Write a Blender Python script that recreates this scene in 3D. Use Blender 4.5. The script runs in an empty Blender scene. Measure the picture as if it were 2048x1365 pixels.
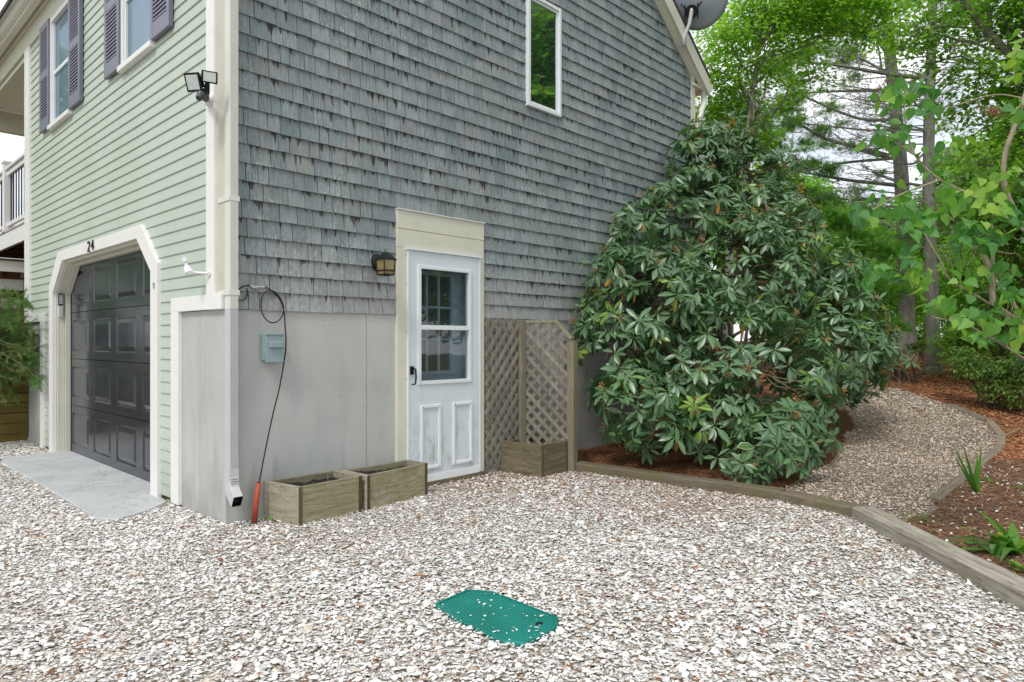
import bpy, math
import numpy as np
from math import radians, sin, cos, pi
from mathutils import Vector, Matrix
RNG = np.random.default_rng(7)
S = bpy.context.scene
COL = S.collection

# ------------------------------------------------------------------ camera, sky, sun, exposure
YAW = radians(43.448)
CAM = np.array([-2.0541, -4.6537, 1.27])
FW = np.array([cos(YAW), sin(YAW), 0.0])
RT = np.array([sin(YAW), -cos(YAW), 0.0])
FPX = 1365.0
cam_d = bpy.data.cameras.new('camera'); cam_d.sensor_width = 36; cam_d.lens = FPX / 2048 * 36
cam_d.clip_start = 0.05; cam_d.clip_end = 2000
cam = bpy.data.objects.new('camera', cam_d); COL.objects.link(cam)
cam.location = CAM; cam.rotation_euler = (pi / 2, 0, YAW - pi / 2)
S.camera = cam
S.render.resolution_x = 1024; S.render.resolution_y = 682
SUN_EL = radians(52); SUN_AZ = radians(200)       # direction towards the sun, azimuth from +x
wd = bpy.data.worlds.new('World'); S.world = wd; wd.use_nodes = True
nt = wd.node_tree; nt.nodes.clear()
wo = nt.nodes.new('ShaderNodeOutputWorld'); bg = nt.nodes.new('ShaderNodeBackground')
sky = nt.nodes.new('ShaderNodeTexSky'); sky.sky_type = 'NISHITA'; sky.sun_disc = False
sky.sun_elevation = SUN_EL; sky.sun_rotation = pi / 2 - SUN_AZ
tc = nt.nodes.new('ShaderNodeTexCoord'); mp = nt.nodes.new('ShaderNodeMapping'); mp.inputs['Scale'].default_value = (1.6, 1.6, 4.5)
ns = nt.nodes.new('ShaderNodeTexNoise'); ns.inputs['Scale'].default_value = 1.5; ns.inputs['Detail'].default_value = 8; ns.inputs['Roughness'].default_value = .55
rp = nt.nodes.new('ShaderNodeValToRGB'); rp.color_ramp.elements[0].position = .38; rp.color_ramp.elements[1].position = .60
rp.color_ramp.elements[0].color = (.5, .5, .5, 1)
mx = nt.nodes.new('ShaderNodeMixRGB')
n2 = nt.nodes.new('ShaderNodeTexNoise'); n2.inputs['Scale'].default_value = 3.2; n2.inputs['Detail'].default_value = 7
r2 = nt.nodes.new('ShaderNodeValToRGB'); r2.color_ramp.elements[0].position = .35; r2.color_ramp.elements[1].position = .62; r2.color_ramp.elements[0].color = (8.8, 9.1, 9.7, 1); r2.color_ramp.elements[1].color = (11, 11.1, 11.3, 1)
nt.links.new(mp.outputs[0], n2.inputs['Vector']); nt.links.new(n2.outputs['Fac'], r2.inputs[0]); nt.links.new(r2.outputs[0], mx.inputs[2])
L = nt.links.new
L(tc.outputs['Generated'], mp.inputs[0]); L(mp.outputs[0], ns.inputs['Vector']); L(ns.outputs['Fac'], rp.inputs[0])
L(rp.outputs[0], mx.inputs[0]); L(sky.outputs[0], mx.inputs[1]); L(mx.outputs[0], bg.inputs[0]); L(bg.outputs[0], wo.inputs[0])
bg.inputs[1].default_value = 0.095
sd = bpy.data.lights.new('sun', 'SUN'); sd.energy = 1.5; sd.angle = radians(14); sd.color = (1, .96, .9)
so = bpy.data.objects.new('sun', sd); COL.objects.link(so)
so.rotation_euler = Vector((cos(SUN_EL) * cos(SUN_AZ), cos(SUN_EL) * sin(SUN_AZ), sin(SUN_EL))).to_track_quat('Z', 'Y').to_euler()
S.view_settings.view_transform = 'Standard'; S.view_settings.look = 'None'
S.view_settings.exposure = 0.47; S.view_settings.gamma = 1
S.render.engine = 'CYCLES'
S.cycles.max_bounces = 8; S.cycles.transparent_max_bounces = 12

def at(px, py, dep):
    """surveyed bearing (photo px) at a real distance along the view axis -> world point"""
    return CAM + dep * (FW + (px - 1024) / FPX * RT + np.array([0, 0, (682.5 - py) / FPX]))

# ------------------------------------------------------------------ terrain
def sstep(x, a, b):
    t = np.clip((x - a) / (b - a), 0, 1); return t * t * (3 - 2 * t)
def hgt(x, y):
    x = np.asarray(x, float); y = np.asarray(y, float)
    dep = (x - CAM[0]) * FW[0] + (y - CAM[1]) * FW[1]
    lat = (x - CAM[0]) * RT[0] + (y - CAM[1]) * RT[1]
    rise = np.clip(dep - 7.8, 0, 9.5) ** 1.12 * .10 * sstep(lat, 0.6, 2.6)
    terr = .86 * sstep(y, 5.69, 5.75) * (1 - sstep(x, 4, 8))
    bed = .05 * sstep(x, 3.35, 3.8) * sstep(y, -2.2, -1.4) * (1 - sstep(x, 6, 8))
    return np.maximum(rise, terr) + bed
def G(px, py):
    z = 0.
    for _ in range(40):
        dep = FPX * (CAM[2] - z) / (py - 682.5); p = at(px, py, dep); z = .5 * z + .5 * float(hgt(p[0], p[1]))
    return p
def nz(x, y, f, seed=0):
    r = np.random.default_rng(100 + seed); o = 0
    for k in range(6):
        a = r.uniform(0, 2 * pi); q = f * r.uniform(.6, 1.9); o = o + np.sin((x * cos(a) + y * sin(a)) * q + r.uniform(0, 6.28) + 1.3 * np.sin((x * sin(a) - y * cos(a)) * q * .7))
    return o / 6

# ------------------------------------------------------------------ mesh helpers
def link(o, parent=None):
    COL.objects.link(o)
    if parent is not None: o.parent = parent
    return o
def mesh_np(name, V, F, mat, parent=None, attrs=None, smooth=False):
    """V (n,3), F (m,k) all faces alike"""
    V = np.asarray(V, np.float32); F = np.asarray(F, np.int32)
    me = bpy.data.meshes.new(name); k = F.shape[1]
    me.vertices.add(len(V)); me.vertices.foreach_set('co', V.ravel())
    me.loops.add(F.size); me.loops.foreach_set('vertex_index', F.ravel())
    me.polygons.add(len(F)); me.polygons.foreach_set('loop_start', np.arange(0, F.size, k, dtype=np.int32))
    me.update(calc_edges=True)
    for nme, arr in (attrs or {}).items():
        a = me.attributes.new(nme, 'FLOAT', 'POINT'); a.data.foreach_set('value', np.asarray(arr, np.float32))
    me.polygons.foreach_set('use_smooth', np.full(len(F), bool(smooth)))
    me.materials.append(mat)
    return link(bpy.data.objects.new(name, me), parent)
def basis(d, up=None, roll=None):
    """rotation matrices (N,3,3) with columns: along d, side, normal"""
    d = d / np.linalg.norm(d, axis=1, keepdims=True)
    if up is None: up = np.tile([0, 0, 1.], (len(d), 1))
    s = np.cross(up, d); n = np.linalg.norm(s, axis=1, keepdims=True); s = np.where(n < 1e-3, np.array([[1., 0, 0]]), s / np.maximum(n, 1e-6))
    u = np.cross(d, s)
    if roll is not None:
        c, q = np.cos(roll)[:, None], np.sin(roll)[:, None]; s, u = s * c + u * q, u * c - s * q
    return np.stack([d, s, u], axis=2)
def batch(name, T, TF, R, pos, scl, mat, parent=None, rnd=None, smooth=False, extra=None):
    if smooth: extra = {'lx': np.tile(T[:, 0], len(pos)), 'ly': np.tile(T[:, 1], len(pos))}
    """stamp template T,TF at every pos"""
    n = len(pos)
    scl = np.asarray(scl, float)
    if scl.ndim == 1: scl = np.repeat(scl[:, None], 3, 1)
    V = np.einsum('nij,nkj->nki', R, T[None] * scl[:, None, :]) + pos[:, None, :]
    F = TF[None] + (np.arange(n) * len(T))[:, None, None]
    if rnd is None: rnd = RNG.random(n)
    at_ = {'rnd': np.repeat(rnd, len(T))}
    if extra: at_.update(extra)
    return mesh_np(name, V.reshape(-1, 3), F.reshape(-1, TF.shape[1]), mat, parent, at_, smooth)
class MB:
    def __init__(s): s.v = []; s.f = []; s.r = []
    def add(s, V, F, r=None):
        o = len(s.v); r = RNG.random() if r is None else r
        s.v += [tuple(map(float, p)) for p in V]; s.f += [tuple(int(i) + o for i in f) for f in F]; s.r += [r] * len(V); return s
    def box(s, x0, x1, y0, y1, z0, z1, rz=0, c=None, r=None):
        V = np.array([(x, y, z) for z in (z0, z1) for x, y in ((x0, y0), (x1, y0), (x1, y1), (x0, y1))], float)
        if rz:
            c = c or ((x0 + x1) / 2, (y0 + y1) / 2); a, b = cos(rz), sin(rz); P = V[:, :2] - c
            V[:, 0] = c[0] + P[:, 0] * a - P[:, 1] * b; V[:, 1] = c[1] + P[:, 0] * b + P[:, 1] * a
        return s.add(V, [(0, 3, 2, 1), (4, 5, 6, 7), (0, 1, 5, 4), (1, 2, 6, 5), (2, 3, 7, 6), (3, 0, 4, 7)], r)
    def beam(s, p, q, w, h, up=(0, 0, 1), r=None):
        p = np.array(p, float); q = np.array(q, float); d = q - p; R = basis(d[None], np.array([up], float))[0]
        V = []
        for e in (p, q):
            for a, b in ((-1, -1), (1, -1), (1, 1), (-1, 1)): V.append(e + R[:, 1] * a * w / 2 + R[:, 2] * b * h / 2)
        return s.add(V, [(0, 3, 2, 1), (4, 5, 6, 7), (0, 1, 5, 4), (1, 2, 6, 5), (2, 3, 7, 6), (3, 0, 4, 7)], r)
    def tube(s, P, rad, n=8, r=None, cap=True):
        P = np.array(P, float); m = len(P); rad = np.broadcast_to(np.asarray(rad, float), (m,))
        Tn = np.gradient(P, axis=0); ref = np.array([0, 0, 1.]) if abs(Tn[0][2]) < .8 * np.linalg.norm(Tn[0]) else np.array([1., 0, 0])
        V = []
        for i in range(m):
            t = Tn[i] / (np.linalg.norm(Tn[i]) + 1e-9); a = ref - t * (ref @ t); a /= np.linalg.norm(a) + 1e-9; ref = a; b = np.cross(t, a)
            for k in range(n): V.append(P[i] + rad[i] * (cos(2 * pi * k / n) * a + sin(2 * pi * k / n) * b))
        F = [(i * n + k, i * n + (k + 1) % n, (i + 1) * n + (k + 1) % n, (i + 1) * n + k) for i in range(m - 1) for k in range(n)]
        if cap: F += [tuple(range(n))[::-1], tuple((m - 1) * n + k for k in range(n))]
        return s.add(V, F, r)
    def prism(s, poly, axis, a0, a1, r=None):
        """poly of 2-D points extruded along axis from a0 to a1; x->(y,z) y->(x,z) z->(x,y)"""
        n = len(poly); V = []
        for a in (a0, a1):
            for u, v in poly: V.append({'x': (a, u, v), 'y': (u, a, v), 'z': (u, v, a)}[axis])
        F = [tuple(range(n))[::-1], tuple(range(n, 2 * n))] + [(i, (i + 1) % n, n + (i + 1) % n, n + i) for i in range(n)]
        return s.add(V, F, r)
    def build(s, name, mat, parent=None, bevel=0, smooth=False):
        me = bpy.data.meshes.new(name); me.from_pydata(s.v, [], s.f); me.materials.append(mat)
        a = me.attributes.new('rnd', 'FLOAT', 'POINT'); a.data.foreach_set('value', s.r)
        import bmesh as bmm
        b = bmm.new(); b.from_mesh(me); bmm.ops.recalc_face_normals(b, faces=b.faces); b.to_mesh(me); b.free()
        o = link(bpy.data.objects.new(name, me), parent)
        if bevel:
            m = o.modifiers.new('bevel', 'BEVEL'); m.width = bevel; m.segments = 2; m.limit_method = 'ANGLE'; m.angle_limit = radians(35)
        if smooth:
            me.polygons.foreach_set('use_smooth', [True] * len(me.polygons))
        return o
def tag(o, label=None, cat=None, group=None, kind=None):
    if label: o['label'] = label
    if cat: o['category'] = cat
    if group: o['group'] = group
    if kind: o['kind'] = kind
    return o
def thing(name, label, cat, loc=(0, 0, 0), group=None):
    o = bpy.data.objects.new(name, None); o.empty_display_size = .1; COL.objects.link(o); o.location = loc
    return tag(o, label, cat, group)
def settle():
    """parts are modelled in world coordinates: cancel the parent's offset"""
    for o in bpy.data.objects:
        if o.parent is not None and not o.get('_done'):
            p = o.parent; off = Vector((0, 0, 0))
            while p is not None: off += p.location; p = p.parent
            if o.type == 'MESH' and 'keep' not in o: o.location = -off if o.parent.type == 'EMPTY' else (0, 0, 0)

# ------------------------------------------------------------------ materials
class NT:
    def __init__(s, name):
        s.m = bpy.data.materials.new(name); s.m.use_nodes = True; s.t = s.m.node_tree
        s.b = s.t.nodes['Principled BSDF']; s.out = s.t.nodes['Material Output']
        s.tc = s.n('ShaderNodeTexCoord')
    def n(s, ty, **k):
        x = s.t.nodes.new(ty)
        for a, v in k.items(): setattr(x, a, v)
        return x
    def l(s, a, b): s.t.links.new(a, b)
    def noise(s, scale, detail=3, sc=None, rough=.55, vec=None):
        x = s.n('ShaderNodeTexNoise'); x.inputs['Scale'].default_value = scale; x.inputs['Detail'].default_value = detail; x.inputs['Roughness'].default_value = rough
        v = vec or s.tc.outputs['Object']
        if sc:
            m = s.n('ShaderNodeMapping'); m.inputs['Scale'].default_value = sc; s.l(v, m.inputs[0]); v = m.outputs[0]
        s.l(v, x.inputs['Vector']); return x.outputs['Fac']
    def ramp(s, fac, a, b, ca=(0, 0, 0), cb=(1, 1, 1)):
        x = s.n('ShaderNodeValToRGB'); e = x.color_ramp.elements; e[0].position = a; e[1].position = b
        e[0].color = (*ca, 1); e[1].color = (*cb, 1); s.l(fac, x.inputs[0]); return x.outputs[0]
    def mix(s, fac, a, b, bt='MIX'):
        x = s.n('ShaderNodeMixRGB', blend_type=bt)
        for i, v in enumerate((fac, a, b)):
            if hasattr(v, 'links'): s.l(v, x.inputs[i])
            elif i == 0: x.inputs[0].default_value = v
            else: x.inputs[i].default_value = (*v, 1) if len(v) == 3 else v
        return x.outputs[0]
    def math(s, op, a, b=0., c=None, clamp=False):
        x = s.n('ShaderNodeMath', operation=op); x.use_clamp = clamp
        for i, v in enumerate((a, b, c)):
            if v is None: continue
            if hasattr(v, 'links'): s.l(v, x.inputs[i])
            else: x.inputs[i].default_value = v
        return x.outputs[0]
    def attr(s, nme):
        x = s.n('ShaderNodeAttribute'); x.attribute_name = nme; return x.outputs['Fac']
    def xyz(s):
        x = s.n('ShaderNodeSeparateXYZ'); s.l(s.tc.outputs['Object'], x.inputs[0]); return x.outputs
    def bump(s, h, strength=.3, dist=.01):
        x = s.n('ShaderNodeBump'); x.inputs['Strength'].default_value = strength; x.inputs['Distance'].default_value = dist
        s.l(h, x.inputs['Height']); s.l(x.outputs[0], s.b.inputs['Normal']); return x
    def fin(s, col, rough=.6, spec=.5, metal=0):
        if hasattr(col, 'links'): s.l(col, s.b.inputs['Base Color'])
        else: s.b.inputs['Base Color'].default_value = (*col, 1)
        if hasattr(rough, 'links'): s.l(rough, s.b.inputs['Roughness'])
        else: s.b.inputs['Roughness'].default_value = rough
        s.b.inputs['Specular IOR Level'].default_value = spec; s.b.inputs['Metallic'].default_value = metal
        return s.m
def paint(name, c, rough=.45, dirt=.12, scale=6, dc=None, spec=.4):
    t = NT(name); dc = dc or tuple(v * .7 for v in c)
    f = t.ramp(t.noise(scale, 5), .45, .75); c1 = t.mix(t.math('MULTIPLY', f, dirt * 2.5, clamp=True), c, dc)
    f2 = t.ramp(t.noise(scale * 9, 3, (1, 1, .25)), .5, .8); c2 = t.mix(t.math('MULTIPLY', f2, dirt, clamp=True), c1, dc)
    t.bump(t.noise(scale * 20, 2), .06, .002)
    return t.fin(c2, rough, spec)
def plain(name, c, rough=.5, metal=0, spec=.5):
    t = NT(name); f = t.noise(30, 3); return t.fin(t.mix(f, tuple(v * .85 for v in c), tuple(min(1, v * 1.12) for v in c)), rough, spec, metal)
def wood(name, c, c2, moss=None, axis='x', rough=.85, mf=.5, rot=0, sc0=None):
    t = NT(name)
    if rot:
        q = t.n('ShaderNodeMapping'); q.inputs['Rotation'].default_value = (0, 0, rot); t.l(t.tc.outputs['Object'], q.inputs[0]); v0 = q.outputs[0]
    else: v0 = None
    sc = {'x': (2, 30, 30), 'y': (30, 2, 30), 'z': (30, 30, 2)}[axis]
    sc = sc0 or sc; g = t.noise(1.3, 6, sc, .65, v0); c1 = t.mix(t.ramp(g, .36, .64), c, c2)
    g2 = t.noise(4, 4, tuple(v * 1.5 for v in sc), .55, v0); c1 = t.mix(t.math('MULTIPLY', t.ramp(g2, .55, .68), .7), c1, tuple(v * .35 for v in c2))
    if moss: c1 = t.mix(t.math('MULTIPLY', t.ramp(t.noise(3.5, 5), .42, .66), mf), c1, moss)
    r = t.attr('rnd'); c1 = t.mix(1, c1, t.ramp(r, 0, 1, (.78, .78, .78), (1.12, 1.1, 1.06)), 'MULTIPLY')
    t.bump(t.math('ADD', g, t.math('MULTIPLY', g2, .6)), .5, .006)
    return t.fin(c1, rough, .25)
def leafm(name, cs, rough=.45, trans=.35, spec=.5, tc_=None, nsc=1.2, vein=0):
    """cs: list of (pos, colour) over the per-leaf random value"""
    t = NT(name); r = t.attr('rnd'); x = t.n('ShaderNodeValToRGB'); e = x.color_ramp.elements
    e[0].position = cs[0][0]; e[0].color = (*cs[0][1], 1); e[1].position = cs[-1][0]; e[1].color = (*cs[-1][1], 1)
    for p, c in cs[1:-1]:
        q = e.new(p); q.color = (*c, 1)
    t.l(r, x.inputs[0]); v = t.noise(nsc, 2); col = t.mix(1, x.outputs[0], t.ramp(v, .3, .7, (.8, .85, .8), (1.2, 1.12, 1.1)), 'MULTIPLY')
    if vein:
        ly = t.math('ABSOLUTE', t.attr('ly')); lx = t.attr('lx'); mr = t.math('SUBTRACT', 1, t.math('MULTIPLY', ly, 26), clamp=True)
        sv_ = t.math('SINE', t.math('MULTIPLY', t.math('SUBTRACT', lx, t.math('MULTIPLY', ly, .9)), 34 if vein > 1 else 50)); sv_ = t.math('MULTIPLY', t.math('SUBTRACT', sv_, .72, clamp=True), 1.6)
        vv = t.math('ADD', t.math('MULTIPLY', mr, .5), t.math('MULTIPLY', sv_, .35 if vein > 1 else .12), clamp=True); col = t.mix(vv, col, (.34, .46, .16)); bl = t.ramp(t.noise(40, 3), .62, .75); col = t.mix(t.math('MULTIPLY', bl, .35), col, (.16, .17, .05)); t.bump(vv, -.3, .003)
    m = t.fin(col, rough, spec)
    if trans:
        tr = t.n('ShaderNodeBsdfTranslucent'); cc = t.mix(1, col, tc_ or (1.25, 1.5, .55), 'MULTIPLY'); t.l(cc, tr.inputs[0])
        ms = t.n('ShaderNodeMixShader'); ms.inputs[0].default_value = trans; t.l(t.b.outputs[0], ms.inputs[1]); t.l(tr.outputs[0], ms.inputs[2]); t.l(ms.outputs[0], t.out.inputs[0])
    return m
def glassm(name, dark, gloss, rough=.02, transp=0, tint=(1, 1, 1)):
    t = NT(name); f = t.noise(1.6, 3, (1, 1, .6)); t.bump(f, .12, .02)
    m = t.fin(dark, .3, .3)
    g = t.n('ShaderNodeBsdfGlossy'); g.inputs['Roughness'].default_value = rough; g.inputs['Color'].default_value = (*tint, 1)
    bp = [x for x in t.t.nodes if x.type == 'BUMP'][0]; t.l(bp.outputs[0], g.inputs['Normal'])
    base = t.b.outputs[0]
    if transp:
        tp = t.n('ShaderNodeBsdfTransparent'); m2 = t.n('ShaderNodeMixShader'); m2.inputs[0].default_value = transp; t.l(base, m2.inputs[1]); t.l(tp.outputs[0], m2.inputs[2]); base = m2.outputs[0]
    ms = t.n('ShaderNodeMixShader'); ms.inputs[0].default_value = gloss; t.l(base, ms.inputs[1]); t.l(g.outputs[0], ms.inputs[2]); t.l(ms.outputs[0], t.out.inputs[0])
    return m

M = {}
M['limb_bark'] = plain('grey_brown_bark', (.20, .18, .15), .9)
M['white'] = paint('white_paint', (.80, .79, .77), .4, .06)
M['cream'] = paint('cream_paint', (.65, .64, .54), .5, .12, 5, (.46, .45, .36))
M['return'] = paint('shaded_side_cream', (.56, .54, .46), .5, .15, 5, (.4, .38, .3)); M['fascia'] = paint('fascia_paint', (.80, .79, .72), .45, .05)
M['gutter'] = paint('gutter_paint', (.70, .68, .58), .4, .06)
M['downspout'] = paint('downspout_paint', (.66, .67, .60), .4, .08, 5, (.5, .5, .4))
M['spout_grey'] = paint('grey_spout_paint', (.52, .52, .52), .5, .12)
M['soffit'] = paint('soffit_paint', (.80, .78, .68), .6, .06)
M['vinyl'] = paint('vinyl_frame', (.74, .78, .80), .35, .05)
M['muntin'] = paint('door_muntin_blue', (.30, .45, .56), .5, .1)
M['rail'] = paint('rail_white', (.78, .78, .78), .45, .05)
M['black'] = plain('black_metal', (.012, .012, .014), .45, 0, .25)
M['darkgrey'] = plain('dark_grey_plastic', (.05, .05, .055), .45)
M['cable'] = plain('black_cable', (.012, .012, .014), .45)
M['metal'] = plain('galvanised', (.55, .55, .55), .35, .8)
M['conduit'] = paint('red_conduit', (.42, .07, .03), .5, .15, 9, (.25, .05, .03))
M['meter'] = paint('grey_blue_box', (.26, .35, .37), .4, .1, 10)
M['plastic_white'] = plain('white_plastic', (.72, .73, .74), .4)
M['led'] = plain('lamp_glass', (.55, .6, .58), .12)
M['dish'] = paint('dish_grey', (.34, .39, .45), .45, .1)
M['shutter'] = paint('shutter_slate', (.175, .175, .24), .35, .05, 5, (.13, .13, .18)); M['louvre'] = paint('louvre_slate', (.22, .22, .30), .4, .05)
M['amber'] = glassm('lantern_glass', (.42, .31, .09), .08, .1, .4)
M['glass_up'] = glassm('upper_glass', (.012, .018, .02), .55, .01, 0, (.50, .55, .58))
M['glass_front'] = glassm('front_glass', (.10, .17, .24), .25, .03, 0, (.5, .62, .72))
M['glass_storm'] = glassm('storm_glass', (.03, .035, .04), .07, .02, .78)
M['pane_dark'] = glassm('inner_pane', (.008, .012, .010), .05, .05)
M['roof'] = plain('asphalt_roof', (.06, .055, .05), .9)
M['soil'] = plain('black_soil', (.012, .01, .009), .9)
M['wood_pl'] = wood('planter_wood', (.37, .34, .24), (.21, .185, .12), (.22, .22, .09), 'x', .85, .4)
M['wood_ply'] = wood('planter_wood_lit_side', (.44, .41, .35), (.27, .25, .19), (.26, .25, .12), 'y', .85, .35)  # paler copy of the planter wood: light from the left put into the colour
M['wood_end'] = wood('planter_endgrain', (.12, .10, .06), (.07, .055, .03), None, 'z')
M['wood_mossy'] = wood('mossy_planter_wood', (.22, .19, .13), (.11, .092, .06), (.12, .12, .05), 'x', .9, .4)
M['wood_mossy_y'] = wood('mossy_planter_wood_side', (.22, .19, .13), (.11, .092, .06), (.12, .12, .05), 'y', .9, .4)
M['wood_lat'] = wood('lattice_wood', (.29, .27, .225), (.17, .155, .125), (.2, .2, .14), 'z', .85, .35)
M['wood_post'] = wood('post_wood', (.30, .27, .20), (.20, .175, .12), (.24, .24, .14), 'z', .85, .4)
M['timber'] = wood('landscape_timber', (.23, .20, .15), (.15, .125, .085), (.17, .16, .06), 'y', .9, .5)
M['timber_grey'] = wood('landscape_timber_grey', (.43, .405, .355), (.21, .19, .155), None, 'x', .9, 0, radians(-42.3), (1.6, 22, 22))
M['timber_pale'] = wood('path_edge_wood', (.30, .25, .20), (.22, .18, .14), None, 'x', .9)
M['wood_wall'] = wood('retaining_wood', (.20, .14, .04), (.12, .085, .025), (.12, .12, .03), 'x', .9, .5)
M['deck_top'] = wood('deck_board_wood', (.5, .48, .45), (.4, .38, .35), None, 'y', .9)
M['deck_wood'] = wood('deck_joist_wood', (.14, .075, .045), (.09, .05, .03), None, 'x', .9)
M['bark'] = wood('pine_bark', (.36, .35, .33), (.20, .185, .17), (.32, .38, .29), 'z', .95, .35, 0, (9, 9, 3.5))
M['bark_dark'] = wood('dark_bark', (.11, .085, .07), (.06, .045, .035), None, 'z', .95)
M['stem'] = wood('shrub_stem', (.26, .21, .15), (.17, .13, .09), None, 'z', .8)
M['stem_lilac'] = wood('lilac_stem', (.40, .36, .27), (.28, .24, .17), None, 'z', .8)

def clapboard_mat():
    t = NT('sage_clapboard'); c = t.mix(t.ramp(t.noise(1.2, 4), .35, .7), (.455, .52, .445), (.50, .565, .495))
    c = t.mix(t.math('MULTIPLY', t.ramp(t.noise(14, 5, (1, .15, 1)), .55, .8), .2), c, (.38, .43, .37)); X_, Y_, Z_ = t.xyz(); c = t.mix(t.math('MULTIPLY', t.math('MULTIPLY', t.math('SUBTRACT', 1, t.math('MULTIPLY', Z_, 2.5), clamp=True), t.noise(12, 4)), .8), c, (.27, .27, .20))
    t.bump(t.noise(60, 3, (1, .06, 1)), .1, .002); return t.fin(c, .45, .35)
def shingle_mat():
    t = NT('weathered_shingle'); X, Yy, Z = t.xyz(); r = t.attr('rnd'); sv = t.attr('sv'); row = t.attr('row')
    base = t.mix(t.ramp(r, 0, 1), (.18, .225, .24), (.275, .32, .33))
    r2 = t.math('FRACT', t.math('MULTIPLY', r, 17.3))
    base = t.mix(t.math('MULTIPLY', t.ramp(r2, .6, 1), .45), base, (.27, .265, .26))
    base = t.mix(t.math('MULTIPLY', t.ramp(t.noise(1.1, 4), .5, .72), .5), base, (.22, .255, .23))
    # pinkish new wood on the lowest rows
    low = t.ramp(Z, 0, 1)
    lowm = t.math('SUBTRACT', 1.0, t.math('MULTIPLY', t.math('SUBTRACT', Z, 1.45), 1.6), clamp=True)
    base = t.mix(t.math('MULTIPLY', lowm, .6), base, (.36, .34, .33))
    # vertical grain
    g = t.noise(1, 5, (70, 70, 5), .6); base = t.mix(1, base, t.ramp(g, .25, .75, (.70, .70, .71), (1.26, 1.26, 1.26)), 'MULTIPLY')
    # dark tannin runs hanging from the butt line above
    cv = t.n('ShaderNodeCombineXYZ'); t.l(t.math('MULTIPLY', X, 24), cv.inputs[0]); t.l(t.math('MULTIPLY', row, 3.71), cv.inputs[1])
    n1 = t.n('ShaderNodeTexNoise'); n1.inputs['Scale'].default_value = 1; n1.inputs['Detail'].default_value = 1.5; t.l(cv.outputs[0], n1.inputs['Vector'])
    dens = t.math('MULTIPLY', t.math('SUBTRACT', t.noise(.9, 2), .5), .35)
    ln = t.math('MULTIPLY', t.math('SUBTRACT', t.math('ADD', n1.outputs['Fac'], dens), .55), 3.6, clamp=True)
    d = t.math('SUBTRACT', sv, t.math('SUBTRACT', 1.0, ln)); st = t.math('MULTIPLY', d, 9, clamp=True)
    st = t.math('MULTIPLY', st, t.math('MULTIPLY', t.math('GREATER_THAN', ln, .02), .85))
    base = t.mix(st, base, (.032, .024, .028))
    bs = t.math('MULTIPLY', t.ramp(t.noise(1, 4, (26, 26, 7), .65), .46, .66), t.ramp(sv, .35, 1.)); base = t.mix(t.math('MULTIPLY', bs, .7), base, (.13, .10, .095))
    # pale lichen flecks low on a shingle
    fl = t.ramp(t.noise(1, 3, (150, 150, 24)), .56, .61); fz = t.ramp(t.noise(1.4, 3), .46, .58)
    base = t.mix(t.math('MULTIPLY', t.math('MULTIPLY', fl, fz), t.math('SUBTRACT', .95, sv, clamp=True)), base, (.50, .55, .50))
    base = t.mix(t.math('MULTIPLY', t.ramp(t.noise(2.2, 4, (1, 1, .45)), .60, .78), .35), base, (.34, .37, .22))
    t.bump(g, .7, .005); return t.fin(base, .85, .25)
def concrete_mat(name, c, green=True):
    t = NT(name); X, Yy, Z = t.xyz()
    b = t.mix(t.ramp(t.noise(1.7, 6), .3, .7), tuple(v * .88 for v in c), tuple(v * 1.1 for v in c))
    b = t.mix(t.math('MULTIPLY', t.ramp(t.noise(9, 5, (1, 1, .2)), .5, .8), .25), b, tuple(v * .6 for v in c))
    pk = t.math('MULTIPLY', t.ramp(t.noise(.8, 4), .42, .62), .3 if green else 0); b = t.mix(pk, b, (.50, .46, .45)); b = t.mix(t.math('MULTIPLY', t.ramp(t.noise(2.5, 6, (1, 1, .3), .7), .52, .72), .22), b, (.36, .40, .37))
    b = t.mix(t.ramp(t.noise(45, 2), .68, .73), b, tuple(v * .45 for v in c))
    if not green:
        b = t.mix(t.math('MULTIPLY', t.ramp(t.noise(3, 6, (1, 1, 1), .7), .5, .72), .5), b, (.34, .34, .30)); b = t.mix(t.math('MULTIPLY', t.ramp(t.noise(1, 4, (90, 6, 1)), .45, .75), .18), b, (.25, .25, .24))
        ck = t.math('ABSOLUTE', t.math('SUBTRACT', t.noise(1.3, 5), .5)); b = t.mix(t.math('MULTIPLY', t.math('LESS_THAN', ck, .0022), .5), b, (.16, .15, .13))
    if green:   # damp band near the ground and form-board seams
        m = t.math('MULTIPLY', t.math('SUBTRACT', 1, t.math('MULTIPLY', Z, 2.2), clamp=True), t.ramp(t.noise(4, 5, (1, 1, .35)), .35, .7))
        b = t.mix(t.math('MULTIPLY', m, .8), b, (.20, .215, .18)); dk_ = t.math('MULTIPLY', t.ramp(t.noise(1, 5, (9, 9, 1.6), .6), .58, .74), t.math('SUBTRACT', 1, t.math('MULTIPLY', Z, .9), clamp=True)); b = t.mix(t.math('MULTIPLY', dk_, .45), b, (.17, .18, .16))
        w = t.math('MULTIPLY', t.math('SUBTRACT', t.noise(6, 4), .5), .02)
        s = t.math('ABSOLUTE', t.math('SUBTRACT', t.math('FRACT', t.math('MULTIPLY', t.math('ADD', t.math('ADD', X, w), 10.3), .83)), .5))
        b = t.mix(t.math('MULTIPLY', t.math('LESS_THAN', s, .0035), .6), b, (.22, .18, .16))
        s2 = t.math('ABSOLUTE', t.math('SUBTRACT', t.math('ADD', Yy, w), .434))
        b = t.mix(t.math('MULTIPLY', t.math('LESS_THAN', s2, .0035), .6), b, (.18, .16, .15))
    t.bump(t.noise(38, 5), .25, .004); return t.fin(b, .85, .2)
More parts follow.
